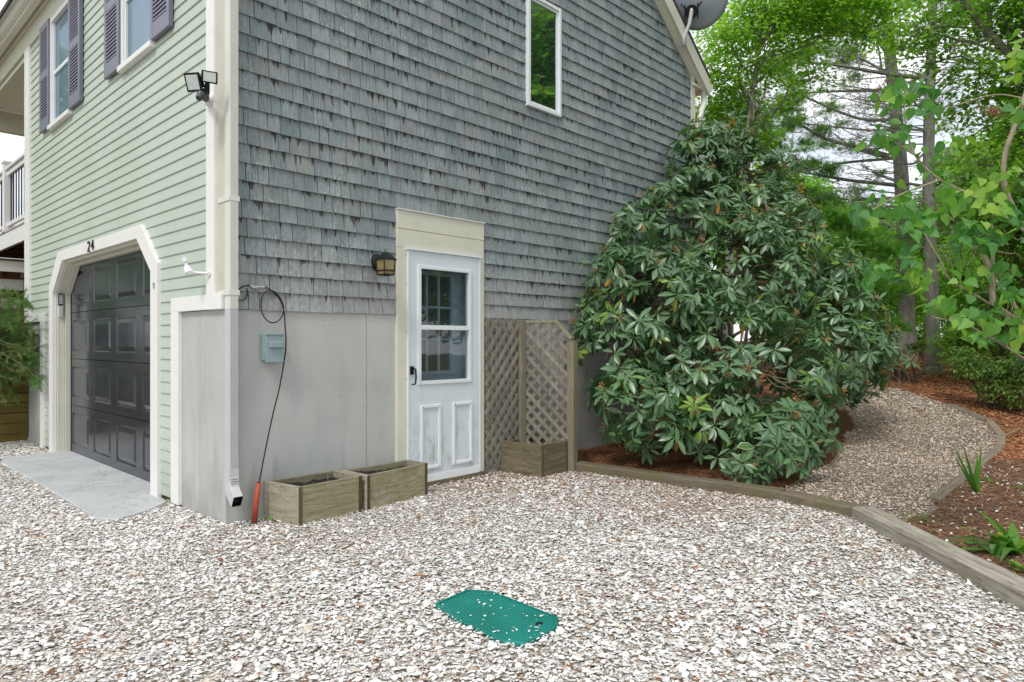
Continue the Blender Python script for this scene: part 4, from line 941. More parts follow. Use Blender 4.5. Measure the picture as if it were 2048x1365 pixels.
log('path_edging', 'nearest length of pale wooden edging on the right of the path', 'path edging', lerp(E_[0], E_[0] + (E_[1] - E_[0]) * .93, 5), .09, .06, M['timber_pale'], eg, top=.03)
log('path_edging', 'wooden path edging running up behind the sword-leaved plant', 'path edging', lerp(E_[0] + (E_[1] - E_[0]) * .945, E_[2], 6), .09, .06, M['timber_pale'], eg, top=.03)
log('path_edging', 'wooden path edging at the bend of the path', 'path edging', [E_[2] + off(E_[2], E_[3]) * .02, E_[3], E_[4]], .10, .06, M['timber_pale'], eg, top=.03)
log('path_edging', 'farthest wooden path edging beyond the bend, half buried', 'path edging', [E_[4] + off(E_[4], E_[5]) * .03, (E_[4] + E_[5]) / 2, E_[5]], .14, .06, M['timber_pale'], eg, top=.03)

# ------------------------------------------------------------------ retaining wall, deck and stairs on the left
rw = thing('retaining_wall', 'stacked brown timber retaining wall left of the garage', 'retaining wall', (-1, 5.66, 0))
m = MB(); hh = .125
for k in range(7):
    x = -3.4 + (k % 2) * .7
    while x < -.01:
        x1 = min(x + 2.4, -.002); m.box(x, x1 - .003, 5.66 + RNG.uniform(-.006, .006), 5.80, k * hh + .001 * k, k * hh + hh - .004); x = x1
m.build('timber_course', M['wood_wall'], rw, .007)
dk = thing('deck', 'raised deck with white railing and black balusters behind the house corner', 'deck', (0.1, 7, 2.6))
m = MB(); m.box(.03, .07, 5.76, 9.1, 2.585, 2.80); m.build('rim_board', M['rail'], dk, .003)
m = MB(); y = 5.9
while y < 9.1: m.box(.08, 3.4, y, y + .04, 2.60, 2.775); y += .4
m.build('joists', M['deck_wood'], dk)
m = MB(); x = .02
while x < 3.3: m.box(x, x + .135, 5.76, 9.1, 2.802, 2.828); x += .14
m.build('deck_boards', M['deck_top'], dk)
rl = MB(); rl.box(.03, .13, 5.76, 9.0, 3.695, 3.73); rl.box(.055, .105, 5.76, 9.0, 3.62, 3.69); rl.box(.055, .105, 5.76, 9.0, 2.90, 2.95); ro = rl.build('railing', M['rail'], dk, .004)
for y in (5.80, 7.24, 8.9):
    m = MB(); m.box(.02, .14, y, y + .12, 2.80, 3.80); m.box(.01, .15, y - .01, y + .13, 3.80, 3.83); m.build('railing_post', M['rail'], dk, .004)
y = 5.99
while y < 8.9:
    if not 7.2 < y < 7.4: m = MB(); m.box(  .073, .087, y, y + .013, 2.95, 3.62); m.build('baluster', M['black'], ro)
    y += .16
for x, y in ((.2, 9.0), (3.2, 9.0)):
    m = MB(); m.box(x, x + .12, y, y + .12, .5, 2.6); m.build('support_post', M['deck_wood'], dk)
m = MB(); m.box(3.2, 3.32, 5.9, 9.1, .5, 2.8); m.box(.3, 3.2, 9.05, 9.12, .5, 2.6); m.build('back_skirt', M['deck_wood'], dk)
st = thing('staircase', 'stair with pale risers rising under the deck', 'stairs', (.4, 7.2, .8))
m = MB()
for k in range(7): m.box(-.25 - .02 * k, .19 + .0 * k, 6.75 + .19 * k, 6.77 + .19 * k, 2.22 - .24 * k, 2.37 - .24 * k)
m.build('risers', M['soffit'], st)
m = MB(); m.beam((.215, 6.6, 2.55), (.215, 8.4, .75), .04, .24); m.beam((-.45, 6.6, 2.55), (-.45, 8.4, .75), .04, .24)
for k in range(7): m.box(-.43, .195, 6.72 + .19 * k, 6.98 + .19 * k, 2.372 - .24 * k, 2.395 - .24 * k)
m.build('stringers', M['deck_wood'], st)

# ------------------------------------------------------------------ green valve cover
def cover_mat():
    t = NT('green_cover'); w = t.n('ShaderNodeTexWave'); w.inputs['Scale'].default_value = 20; w.inputs['Distortion'].default_value = 0
    mp_ = t.n('ShaderNodeMapping'); mp_.inputs['Rotation'].default_value = (0, 0, radians(20)); t.l(t.tc.outputs['Object'], mp_.inputs[0]); t.l(mp_.outputs[0], w.inputs['Vector'])
    c = t.mix(t.ramp(t.noise(5, 5), .35, .7), (.004, .19, .15), (.01, .25, .205)); c = t.mix(t.math('MULTIPLY', t.ramp(t.noise(60, 5), .55, .8), .5), c, (.10, .26, .22)); c = t.mix(.2, c, w.outputs['Color'], 'MULTIPLY')
    t.bump(w.outputs['Fac'], .5, .003); return t.fin(c, .5, .4)
cv = thing('valve_cover', 'green ribbed plastic utility cover sunk in the shells', 'utility cover', (.19, -2.4, 0))
cc_ = np.mean(COVER_P, 0); ci = [tuple(cc_ + (np.array(p) - cc_) * .945) for p in COVER_P]; cm_ = cover_mat()
m = MB(); m.prism(ci, 'z', -.05, .0165); m.build('lid', cm_, cv, .003)
m = MB(); n_ = len(ci); m.add([(*p, .014) for p in COVER_P] + [(*p, .0205) for p in [tuple(cc_ + (np.array(p) - cc_) * .985) for p in COVER_P]] + [(*p, .0205) for p in ci] + [(*p, .012) for p in ci] + [(*p, -.05) for p in COVER_P], [(k * n_ + i, k * n_ + (i + 1) % n_, (k + 1) * n_ + (i + 1) % n_, (k + 1) * n_ + i) for k in range(3) for i in range(n_)] + [(i, (i + 1) % n_, 4 * n_ + (i + 1) % n_, 4 * n_ + i) for i in range(n_)]); m.build('rim', cm_, cv)
m = MB(); m.tube([(.225, -2.66, .0172), (.225, -2.66, .0180)], .014, 12); m.v = [(.225 + (x - .225) * 1.5, y, z) for x, y, z in m.v]; m.build('bolt_hole', M['black'], cv)
xs = RNG.uniform(0, .36, 120); yy_ = RNG.uniform(-2.74, -2.14, 120); k = inpoly(xs, yy_, COVER_P); xs, yy_ = xs[k][:48], yy_[k][:48]
o = scatter_flakes('scattered_shells', xs, yy_, RNG.uniform(.003, .012, len(xs)), .5, M['shells'], RNG.uniform(.5, 1, len(xs)), .15, .001); o.location.z = .016
tag(o, 'loose white shell bits lying on the green utility cover', 'shell bits', kind='stuff')

# ------------------------------------------------------------------ plants
def strip_leaf(st, fold=.25, droop=.12):
    """st: list of (x, halfwidth)"""
    V = []
    for x, w in st: V += [(x, w, fold * w - droop * x * x), (x, 0, -droop * x * x), (x, -w, fold * w - droop * x * x)]
    F = []
    for i in range(len(st) - 1):
        a = i * 3; F += [(a, a + 1, a + 4, a + 3), (a + 1, a + 2, a + 5, a + 4)]
    return np.array(V, float), np.array(F)
T_RHODO = strip_leaf([(0, .012), (.16, .03), (.38, .135), (.62, .155), (.85, .095), (1, .01)], .30, .16)
T_HEART = strip_leaf([(-.10, .02), (-.13, .20), (0, .40), (.22, .47), (.5, .36), (.78, .16), (1.02, .01)], .22, .16)
T_OVAL = strip_leaf([(0, .03), (.3, .25), (.65, .24), (1, .01)], .25, .15)
T_BLADE = strip_leaf([(0, .018), (.25, .036), (.55, .04), (.8, .026), (1, .002)], .5, .0)
def maple_leaf():
    pts = [(0, .02), (.02, .22), (-.02, .45), (.22, .34), (.35, .52), (.5, .26), (.62, .34), (.70, .14), (1, 0)]
    P = pts + [(x, -y) for x, y in pts[-2::-1]]
    V = np.array([(x, y, .18 * abs(y) - .1 * x * x) for x, y in P] + [(.36, 0, -.02)]); n = len(P)
    return V, np.array([(i, (i + 1) % n, n) for i in range(n)])
T_MAPLE = maple_leaf()
def tuft(n=15, seed=3, w=.024, cone=.85):
    r = np.random.default_rng(seed); V = []; F = []
    for k in range(n):
        a = r.uniform(0, 2 * pi); c = r.uniform(.15, cone); d = np.array([cos(c), sin(c) * cos(a), sin(c) * sin(a)]); s = np.cross(d, [0.3, .5, 1]); s /= np.linalg.norm(s); l_ = r.uniform(.75, 1.1); b = np.array([r.uniform(-.35, .1), 0, 0]); o = len(V)
        V += [b + s * w, b - s * w, b + d * l_ + [0, 0, -.06]]; F.append((o, o + 1, o + 2))
    return np.array(V), np.array(F)
T_TUFT = tuft(); T_TUFT_FINE = tuft(24, 4, .017, 1.0)
M['rhodo'] = leafm('rhododendron_leaf', [(0, (.045, .115, .058)), (.35, (.075, .17, .085)), (.8, (.12, .24, .11)), (.92, (.18, .32, .06)), (1, (.25, .38, .07))], .36, .2, .75, (1.2, 1.5, .6), vein=1)
M['rhodo_old'] = leafm('old_rhododendron_leaf', [(0, (.45, .16, .02)), (.6, (.52, .26, .03)), (1, (.40, .40, .06))], .5, .3)
M['seed'] = plain('seed_head', (.38, .21, .07), .8)
M['maple'] = leafm('maple_leaf', [(0, (.15, .29, .035)), (.5, (.27, .45, .06)), (1, (.42, .60, .12))], .5, .6)
M['oakleaf'] = leafm('oak_leaf', [(0, (.09, .19, .04)), (.5, (.18, .34, .055)), (1, (.34, .52, .09))], .45, .58)
M['bush'] = leafm('understory_leaf', [(0, (.12, .25, .05)), (.5, (.22, .42, .08)), (1, (.38, .58, .13))], .5, .6)
M['lightbush'] = leafm('low_shrub_leaf', [(0, (.07, .16, .03)), (.6, (.15, .28, .06)), (1, (.25, .36, .10))], .5, .4)
M['needle'] = leafm('pine_needle', [(0, (.13, .26, .07)), (.5, (.22, .40, .10)), (1, (.34, .55, .14))], .55, .5)
M['needle_soft'] = leafm('young_pine_needle', [(0, (.12, .28, .05)), (.5, (.20, .42, .08)), (1, (.30, .55, .14))], .55, .5)
M['lilac'] = leafm('lilac_leaf', [(0, (.05, .17, .05)), (.45, (.09, .27, .07)), (.8, (.17, .37, .06)), (1, (.30, .48, .07))], .45, .42, .35, vein=2)
M['blade'] = leafm('blade_leaf', [(0, (.08, .22, .04)), (.7, (.16, .36, .05)), (.9, (.45, .42, .05)), (1, (.55, .30, .05))], .4, .35)
M['hosta'] = leafm('hosta_leaf', [(0, (.08, .20, .06)), (1, (.12, .26, .08))], .45, .3)
M['hosta_edge'] = leafm('hosta_margin', [(0, (.6, .6, .38)), (1, (.68, .66, .45))], .45, .3)
M['juniper'] = leafm('juniper_spray', [(0, (.08, .18, .05)), (.6, (.16, .30, .08)), (.85, (.26, .38, .11)), (1, (.46, .40, .24))], .6, .25)
M['weed'] = leafm('weed_leaf', [(0, (.09, .24, .03)), (1, (.18, .38, .05))], .5, .4)
M['bloom'] = plain('dry_bloom', (.25, .11, .05), .8)

def unit(v): return v / (np.linalg.norm(v, axis=-1, keepdims=True) + 1e-9)
def rvec(n): return unit(RNG.normal(0, 1, (n, 3)))
def limb(m, a, b, r0, r1, sag=.0, wob=.04, n=7, nn=6):
    a = np.array(a, float); b = np.array(b, float); L_ = np.linalg.norm(b - a); P = []
    w1, w2 = RNG.normal(0, 1, 3), RNG.normal(0, 1, 3)
    for i in range(n):
        t = i / (n - 1); P.append(a + (b - a) * t + (w1 * sin(pi * t) + w2 * sin(2 * pi * t)) * L_ * wob + np.array([0, 0, sag * L_ * sin(pi * t)]))
    P = np.array(P); m.tube(P, np.linspace(r0, r1, n), nn, cap=False); return P
def sprays(C, Rr, n_spray, spray_r, n_leaf, T, size, flat=.35, out=.5, droop=.3, shell=.55):
    """leaf positions and frames: sprays of leaves spread inside lobes"""
    C = np.array(C, float); w = np.array(Rr, float) ** 2; k = RNG.choice(len(C), n_spray, p=w / w.sum())
    u = rvec(n_spray); rad = np.array(Rr)[k] * RNG.uniform(shell, 1.02, n_spray); sc = C[k] + u * rad[:, None] * [1, 1, .8]
    nrm = unit(np.stack([RNG.normal(0, flat, n_spray), RNG.normal(0, flat, n_spray), np.ones(n_spray)], 1) + u * .25)
    a = RNG.uniform(0, 2 * pi, (n_spray, n_leaf)); rr_ = spray_r * np.sqrt(RNG.random((n_spray, n_leaf)))
    B = basis(unit(np.cross(nrm, rvec(n_spray))), nrm)
    pos = sc[:, None] + B[:, None, :, 0] * (np.cos(a) * rr_)[..., None] + B[:, None, :, 1] * (np.sin(a) * rr_)[..., None] + RNG.normal(0, spray_r * .16, (n_spray, n_leaf, 3))
    dirs = B[:, None, :, 0] * np.cos(a)[..., None] + B[:, None, :, 1] * np.sin(a)[..., None] + np.array([0, 0, -droop]) + RNG.normal(0, .35, (n_spray, n_leaf, 3))
    up = np.repeat(nrm[:, None], n_leaf, 1) + RNG.normal(0, .3, (n_spray, n_leaf, 3))
    r = np.clip(np.repeat(RNG.normal(.5, .22, n_spray)[:, None], n_leaf, 1) + RNG.normal(0, .14, (n_spray, n_leaf)), 0, 1)
    s = size * RNG.uniform(.6, 1.2, n_spray * n_leaf)
    return sc, pos.reshape(-1, 3), unit(dirs.reshape(-1, 3)), unit(up.reshape(-1, 3)), r.ravel(), s
def crown(parent, name, lobes, n_spray, spray_r, n_leaf, T, size, mat, twig_root=None, twig_mat=None, twr=.006, **kw):
    C = [l_[:3] for l_ in lobes]; Rr = [l_[3] for l_ in lobes]
    sc, pos, d, up, r, s = sprays(C, Rr, n_spray, spray_r, n_leaf, T, size, **kw)
    o = batch(name, T[0], T[1], basis(d, up), pos, s, mat, parent, r)
    if twig_root is not None:
        m = MB(); Cc = np.array(C)
        for q in sc[:: max(1, len(sc) // 260)]:
            k = np.argmin(np.linalg.norm(Cc - q, axis=1)); limb(m, Cc[k], q, twr, twr * .35, .05, .06, 4, 4)
        m.build('twigs', twig_mat, parent)
    return sc

# --- rhododendron
RL = [(1300, 620, 7.3, .72), (1225, 700, 7.05, .42), (1245, 560, 7.6, .42), (1290, 460, 8.0, .46), (1400, 330, 8.6, .42), (1390, 430, 8.3, .62), (1500, 350, 8.8, .42), (1545, 440, 8.7, .55), (1465, 300, 8.7, .28), (1600, 440, 8.8, .25), (1480, 560, 8.0, .80), (1600, 550, 8.6, .66), (1570, 500, 8.4, .4), (1675, 560, 8.9, .35), (1390, 700, 7.2, .70), (1520, 750, 7.1, .74), (1440, 850, 6.55, .42), (1545, 885, 6.3, .38), (1650, 680, 8.3, .74), (1690, 625, 9.2, .45), (1735, 690, 9.0, .3), (1745, 735, 8.9, .2), (1255, 800, 6.7, .40), (1310, 870, 6.35, .26), (1690, 745, 8.9, .38), (1600, 840, 7.2, .36), (1230, 470, 8.0, .22), (1420, 280, 8.7, .25), (1195, 620, 7.35, .22), (1480, 920, 6.15, .24)]
def rhodo():
    base = at(1440, 880, 7.6); base[2] = float(hgt(base[0], base[1])); t = thing('rhododendron', 'large dark green rhododendron bush against the shingle wall, behind the lattice screen', 'shrub', tuple(base))
    C = np.array([at(a, b, c) for a, b, c, _ in RL]); Rr = np.array([r for *_, r in RL])
    n = 2900; k = RNG.choice(len(C), n, p=Rr ** 2 / (Rr ** 2).sum()); u = rvec(n); q = np.where(RNG.random(n) < .72, RNG.uniform(.86, 1.05, n), RNG.uniform(.45, .86, n))
    p = C[k] + u * (Rr[k] * q)[:, None]
    # shoots that stand clear of the bush and break its outline
    ks = RNG.integers(0, len(C), 95); us = unit(rvec(95) + [0, 0, .35]); us[:, 2] = np.abs(us[:, 2]) * .8; ps = C[ks] + us * (Rr[ks] * 1.0 + RNG.uniform(.06, .34, 95))[:, None]
    p = np.concatenate([p, np.repeat(ps, 3, 0) - np.repeat(us, 3, 0) * np.tile([0, .11, .2], 95)[:, None] + RNG.normal(0, .06, (285, 3))]); u = np.concatenate([u, np.repeat(us, 3, 0)]); n = len(p)
    dist = np.linalg.norm(p[:, None] - C[None], axis=2) / Rr[None]; ok = (dist.min(1) > .72) | (RNG.random(n) < .22)
    ok &= (p[:, 1] < -.12) & (p[:, 2] > hgt(p[:, 0], p[:, 1]) + .07) & ~((p[:, 0] < 3.5) & (p[:, 1] > -.75)) & ~((p[:, 0] < 3.55) & (p[:, 2] < .35))
    # natural windows where stems and the ground behind show
    for gx, gy, gr in ((1478, 668, 26), (1330, 520, 14), (1420, 905, 22), (1360, 900, 26), (1400, 940, 30), (1560, 690, 16), (1400, 470, 12), (1470, 790, 20), (1560, 800, 16), (1500, 906, 24)):
        g = at(gx, gy, 1.) - CAM; d = p - CAM; dp = d @ FW; pp_ = d / dp[:, None]; ok &= np.linalg.norm((pp_ - g) * FPX, axis=1) > gr * RNG.uniform(.7, 1.2, n)
    p = p[ok]; u = u[ok]; n = len(p)
    ax = unit(u * .75 + np.array([0, 0, .55]) + RNG.normal(0, .25, (n, 3)))
    nl = 9; B = basis(unit(np.cross(ax, rvec(n))), ax); ph = RNG.uniform(0, 6.3, n)
    a = ph[:, None] + np.arange(nl) * 2 * pi / nl * 1.0 + RNG.normal(0, .16, (n, nl)); el = RNG.normal(-.12, .28, (n, nl)) + RNG.normal(.0, .25, n)[:, None]
    d = (B[:, None, :, 0] * np.cos(a)[..., None] + B[:, None, :, 1] * np.sin(a)[..., None]) * np.cos(el)[..., None] + ax[:, None] * np.sin(el)[..., None] + np.array([0, 0, -.15])
    pos = np.repeat(p[:, None], nl, 1) + d * .012 + ax[:, None] * RNG.uniform(-.02, .015, (n, nl))[..., None]
    sz = (.158 * RNG.uniform(.75, 1.15, n))[:, None] * RNG.uniform(.7, 1.12, (n, nl)); rn = np.clip(RNG.normal(.42, .18, n)[:, None] + RNG.normal(0, .1, (n, nl)), 0, .9); rn = np.where((RNG.random(n) < .03)[:, None], .96, rn)
    up = np.repeat(ax[:, None], nl, 1).reshape(-1, 3); d = unit(d.reshape(-1, 3)); pos = pos.reshape(-1, 3); keep = RNG.random(len(pos)) < .93
    s3 = sz.ravel(); s3 = np.stack([s3, s3 * RNG.uniform(.9, 1.2, len(s3)), s3], 1)
    keep &= (pos + d * s3[:, :1])[:, 1] < -.025
    batch('foliage', *T_RHODO, basis(d, up)[keep], pos[keep], s3[keep], M['rhodo'], t, rn.ravel()[keep], smooth=True)
    # yellowing leaves hanging below some whorls
    s = RNG.choice(n, 150, replace=False); dd = unit(RNG.normal(0, .35, (150, 3)) + [0, 0, -1]); batch('yellow_leaves', *T_RHODO, basis(dd, rvec(150)), p[s] + [0, 0, -.02], np.full(150, .14), M['rhodo_old'], t, smooth=True)
    s = RNG.choice(n, 230, replace=False); m = MB()
    for i in s:
        c = p[i] + ax[i] * .015
        for _ in range(8): v = unit(ax[i] + RNG.normal(0, .55, 3)); e = c + v * RNG.uniform(.035, .065); m.tube([c, e], [.0018, .002], 3, cap=False); m.beam(e, e + v * .016, .008, .008)
    m.build('seed_heads', M['seed'], t)
    m = MB()
    roots = [base + np.array([RNG.normal(0, .22), RNG.normal(0, .16), -.05]) for _ in range(7)]
    for i, c in enumerate(C):
        r0 = roots[i % 7]; mid = r0 + (c - r0) * .5 + np.array([0, 0, .12]) + RNG.normal(0, .1, 3); mid[1] = min(mid[1], -.15); P1 = limb(m, r0, mid, .026, .018, .0, .05); limb(m, P1[-1], c, .018, .010, .0, .07)
    for i in RNG.choice(n, 520, replace=False):
        j = np.argmin(np.linalg.norm(C - p[i], axis=1)); limb(m, C[j] + (p[i] - C[j]) * .1, p[i] - ax[i] * .01, .0065, .004, -.05, .06, 5, 4)
    for a_, b_ in (((1478, 760, 7.4), (1479, 640, 7.5)), ((1479, 645, 7.5), (1455, 590, 7.5)), ((1440, 880, 6.9), (1475, 930, 6.75)), ((1415, 905, 6.7), (1432, 945, 6.6)), ((1420, 760, 6.9), (1390, 800, 6.8)), ((1360, 640, 7.0), (1300, 690, 6.9))): limb(m, at(*a_), at(*b_), .012, .009, 0, .05)
    m.build('stems', M['stem'], t)
rhodo()

# --- conifers and broadleaf trees on the right
def px_tube(m, P, dep, w0, w1, n=8, sub=5):
    Q = smooth_path([at(p[0], p[1], dep if len(p) < 3 else p[2]) for p in P], sub); m.tube(Q, np.linspace(w0, w1, len(Q)), n, cap=False); return Q
def tree_base(px, dep):
    p = at(px, 700, dep); p[2] = float(hgt(p[0], p[1])); return p
def pine(nm, lab, trunk_px, dep, w0, w1, branches, lobes, ntuft, mat, grp, spread=1., tsize=.10, bare=14):
    b = tree_base(trunk_px[0][0], dep); t = thing(nm, lab, 'tree', tuple(b), grp)
    m = MB(); P = [tuple(b - [0, 0, .2])] + [tuple(at(x, y, dep)) for x, y in trunk_px[1:]]
    Q = smooth_path(P, 8); rad = np.linspace(w0, w1, len(Q)) * (1 + RNG.normal(0, .02, len(Q))); rad[:5] *= np.linspace(1.35, 1.05, 5); m.tube(Q, rad, 12); m.build('trunk', M['bark'], t)
    m = MB(); tips = []; branches = list(branches); T2 = np.array(trunk_px[1:], float)
    if bare > 10:
        for k in range(64):
            y = RNG.uniform(40, 520); x = np.interp(y, T2[::-1, 1], T2[::-1, 0]); L_ = RNG.uniform(40, 190) * RNG.choice([-1, 1], p=[.7, .3]); dz = RNG.normal(0, .7); s2 = RNG.uniform(-.45, .25)
            branches.append((RNG.uniform(.008, .018), (x, y), (x + L_ * .5, y + abs(L_) * s2 * .35 + RNG.normal(0, 5), dz * .5), (x + L_, y + abs(L_) * s2 + RNG.normal(0, 8), dz)))
    for br in branches:
        w = br[0]; pts = br[1:]; Q = smooth_path([at(p[0], p[1], dep + (p[2] if len(p) > 2 else 0)) for p in pts], 5); m.tube(Q, np.linspace(w, w * .3, len(Q)), 6, cap=False)
        L_ = np.linalg.norm(Q[-1] - Q[0]); d0 = unit(Q[-1] - Q[0])
        for k in range(int(bare * min(L_, 1.6) / 2)):
            i = RNG.integers(2, len(Q)); side = unit(np.cross(d0, [0, 0, 1])) * RNG.choice([-1, 1]) * RNG.uniform(.3, 1) + np.array([0, 0, RNG.uniform(-.35, .4)])
            e = Q[i] + (d0 * RNG.uniform(.3, 1.0) + side) * RNG.uniform(.2, .75) * spread; R_ = limb(m, Q[i], e, w * .22, .003, RNG.uniform(-.05, .08), .07, 5, 4)
            for _ in range(3): j = RNG.integers(1, 5); limb(m, R_[j], R_[j] + (unit(e - Q[i]) * .6 + RNG.normal(0, .5, 3)) * RNG.uniform(.1, .3), .004, .0018, 0, .06, 3, 3)
            if RNG.random() < .5: tips.append(e)
    m.build('branches', M['bark'], t)
    if lobes:
        L_ = [(*at(x, y, dep + dz), r) for x, y, dz, r in lobes]
        n = ntuft; C = np.array([l_[:3] for l_ in L_]); Rr = np.array([l_[3] for l_ in L_]); ns_ = n // 14; k = RNG.choice(len(C), ns_, p=Rr ** 2 / (Rr ** 2).sum()); u = rvec(ns_); sc = C[k] + u * (Rr[k] * RNG.uniform(.2, 1, ns_))[:, None] * [1, 1, .55]
        dr = unit(np.stack([*(RNG.normal(0, 1, (2, ns_))), RNG.normal(.1, .25, ns_)], 1)); tt = RNG.uniform(-.22, .22, (ns_, 14)); sd2 = unit(np.cross(dr, [0, 0, 1])); lat_ = RNG.normal(0, .06, (ns_, 14))
        pos = sc[:, None] + dr[:, None] * tt[..., None] + sd2[:, None] * lat_[..., None] + np.array([0, 0, 1]) * RNG.normal(0, .03, (ns_, 14))[..., None]
        d = unit(np.repeat(dr[:, None], 14, 1) + sd2[:, None] * (lat_ * 8)[..., None] + RNG.normal(0, .3, (ns_, 14, 3)) + [0, 0, .2])
        r = np.clip(np.repeat(RNG.normal(.5, .2, ns_)[:, None], 14, 1) + RNG.normal(0, .12, (ns_, 14)), 0, 1)
        batch('needles', *T_TUFT_FINE, basis(d.reshape(-1, 3)), pos.reshape(-1, 3), tsize * RNG.uniform(.7, 1.2, ns_ * 14), mat, t, r.ravel())
        m = MB()
        for i in range(0, ns_, max(1, ns_ // 200)): limb(m, C[k[i]], sc[i] + dr[i] * .15, .008, .003, 0, .06, 4, 4)
        m.build('twigs', M['bark_dark'], t)
    return t
PG = 'pines beyond the path'
pine('pine_tree', 'grey-barked pine leaning left, many bare branches sweeping over the rhododendron', [(1815, 720), (1812, 560), (1803, 360), (1791, 220), (1776, 60), (1766, -140), (1755, -420)], 14.5, .17, .08,
     [(.05, (1778, 312), (1706, 293), (1651, 278), (1611, 256), (1560, 227), (1525, 203)), (.04, (1795, 240), (1721, 238), (1651, 212), (1596, 187), (1560, 161)), (.035, (1800, 316), (1688, 326), (1633, 337), (1580, 350)),
      (.045, (1805, 372), (1706, 362), (1651, 353), (1596, 344), (1540, 352)), (.035, (1785, 180), (1669, 183), (1611, 187), (1545, 198)), (.03, (1790, 262), (1724, 260), (1651, 252), (1560, 245)), (.03, (1808, 440), (1710, 432), (1669, 421), (1625, 413)),
      (.03, (1780, 120), (1740, 60), (1700, 10)), (.025, (1765, 150), (1755, 90), (1735, 40)), (.03, (1812, 500), (1740, 520), (1680, 530)), (.03, (1785, 150), (1700, 110), (1610, 95)), (.03, (1806, 395), (1700, 400), (1600, 380))],
     [(1550, 130, 0, .5), (1620, 100, .4, .5), (1560, 215, .2, .5), (1530, 280, 0, .55), (1600, 330, .3, .35), (1640, 400, 0, .5), (1590, 400, .3, .6), (1700, 110, .3, .5), (1690, 20, 0, .7), (1760, -60, 0, 1.0), (1640, 30, .4, .6), (1650, 290, .5, .3), (1740, 560, .3, .5), (1550, 370, 0, .5), (1600, 190, 0, .3), (1660, 215, .2, .3), (1640, 260, 0, .25), (1700, 300, 0, .25), (1580, 250, .1, .4), (1660, 340, 0, .3), (1610, 290, .2, .3), (1720, 380, 0, .25), (1700, 160, .2, .3), (1670, 430, 0, .4), (1740, 420, 0, .3), (1760, 200, .2, .2), (1590, 430, 0, .5), (1540, 430, 0, .5), (1580, 160, .2, .35), (1625, 330, .2, .25), (1680, 250, .2, .2)], 17000, M['needle'], PG)
pine('pine_tree', 'straight tall grey pine trunk right of the leaning one', [(1868, 745), (1864, 600), (1858, 400), (1858, 250), (1862, 120), (1866, -60), (1870, -420)], 13.3, .13, .065,
     [(.045, (1852, 158), (1761, 146), (1669, 130), (1611, 126), (1560, 125)), (.03, (1850, 373), (1779, 359), (1721, 329)), (.022, (1860, 180), (1895, 145), (1930, 112)), (.02, (1862, 200), (1900, 165), (1945, 120)), (.022, (1862, 232), (1910, 205), (1965, 190)), (.02, (1860, 345), (1890, 310), (1915, 285)),
      (.025, (1855, 300), (1820, 330), (1800, 300)), (.025, (1855, 262), (1800, 258), (1740, 250)), (.02, (1858, 390), (1900, 360), (1950, 350)), (.025, (1860, 90), (1900, 40), (1960, 0)), (.025, (1856, 235), (1815, 190), (1790, 160))],
     [(1860, -80, 0, 1.1), (1930, 20, .3, .6), (1900, -30, 0, .8), (1930, 370, .6, .45), (1830, 470, .3, .5), (1900, 440, 1, .5), (1920, 300, .2, .3), (1900, 330, 0, .2), (1800, 240, 0, .22), (1770, 340, .2, .2), (1950, 350, .3, .4), (1890, 250, .2, .2), (1820, 430, 0, .35), (1900, 400, 0, .4), (1760, 290, 0, .15)], 5200, M['needle'], PG)
for x, d_, w, top, lab in ((1738, 15.5, .10, 800, 'thin dark trunk just left of the two grey pines, behind the rhododendron edge'), (2008, 15, .09, 550, 'thin dark trunk at the far right behind the lilac'), (1690, 19, .10, 760, 'slender far trunk seen over the right shoulder of the rhododendron')):
    b = tree_base(x, d_); t = thing('young_pine', lab, 'tree', tuple(b)); m = MB(); Q = limb(m, b - [0, 0, .2], at(x - 6, top - 250, d_), w, w * .5, 0, .008, 9, 8); m.build('trunk', M['bark_dark'], t)
    m = MB()
    for k in range(22): i = RNG.integers(2, 9); a = RNG.uniform(0, 6.3); limb(m, Q[i], Q[i] + np.array([cos(a), sin(a), .1]) * RNG.uniform(.5, 1.5), .014, .004, .05, .06, 5, 4)
    m.build('branches', M['bark_dark'], t)
pine('white_pine_sapling', 'soft bright green young white pine between the rhododendron and the grey trunks', [(1700, 720), (1698, 600), (1702, 480), (1700, 390)], 12.2, .05, .015,
     [(.012, (1700, 600), (1640, 580), (1600, 575)), (.012, (1700, 500), (1650, 470), (1620, 455)), (.012, (1702, 520), (1750, 490), (1790, 480)), (.012, (1700, 620), (1760, 600), (1800, 590))],
     [(1680, 440, 0, .42), (1720, 480, 0, .45), (1650, 500, 0, .4), (1770, 500, .2, .35), (1690, 550, 0, .5), (1640, 580, 0, .42), (1750, 590, .1, .45), (1800, 580, .2, .3), (1700, 640, 0, .4), (1620, 470, .2, .3), (1780, 650, 0, .3)], 6000, M['needle_soft'], None, .6, .12, 6)
pine('white_pine_sapling', 'soft green pine boughs beside the far downspout at the house corner', [(1455, 720), (1460, 500), (1465, 300), (1468, 170)], 12.6, .09, .03,
     [(.02, (1460, 400), (1430, 330), (1405, 300)), (.02, (1465, 300), (1520, 260), (1580, 250)), (.02, (1462, 250), (1425, 220), (1400, 210))],
     [(1430, 225, 0, .45), (1480, 215, 0, .5), (1420, 280, 0, .4), (1500, 250, .3, .5), (1540, 300, .2, .45), (1470, 290, 0, .5), (1395, 130, .8, .25), (1385, 165, .8, .2), (1420, 340, 0, .4)], 3600, M['needle_soft'], None, .6, .11, 6)

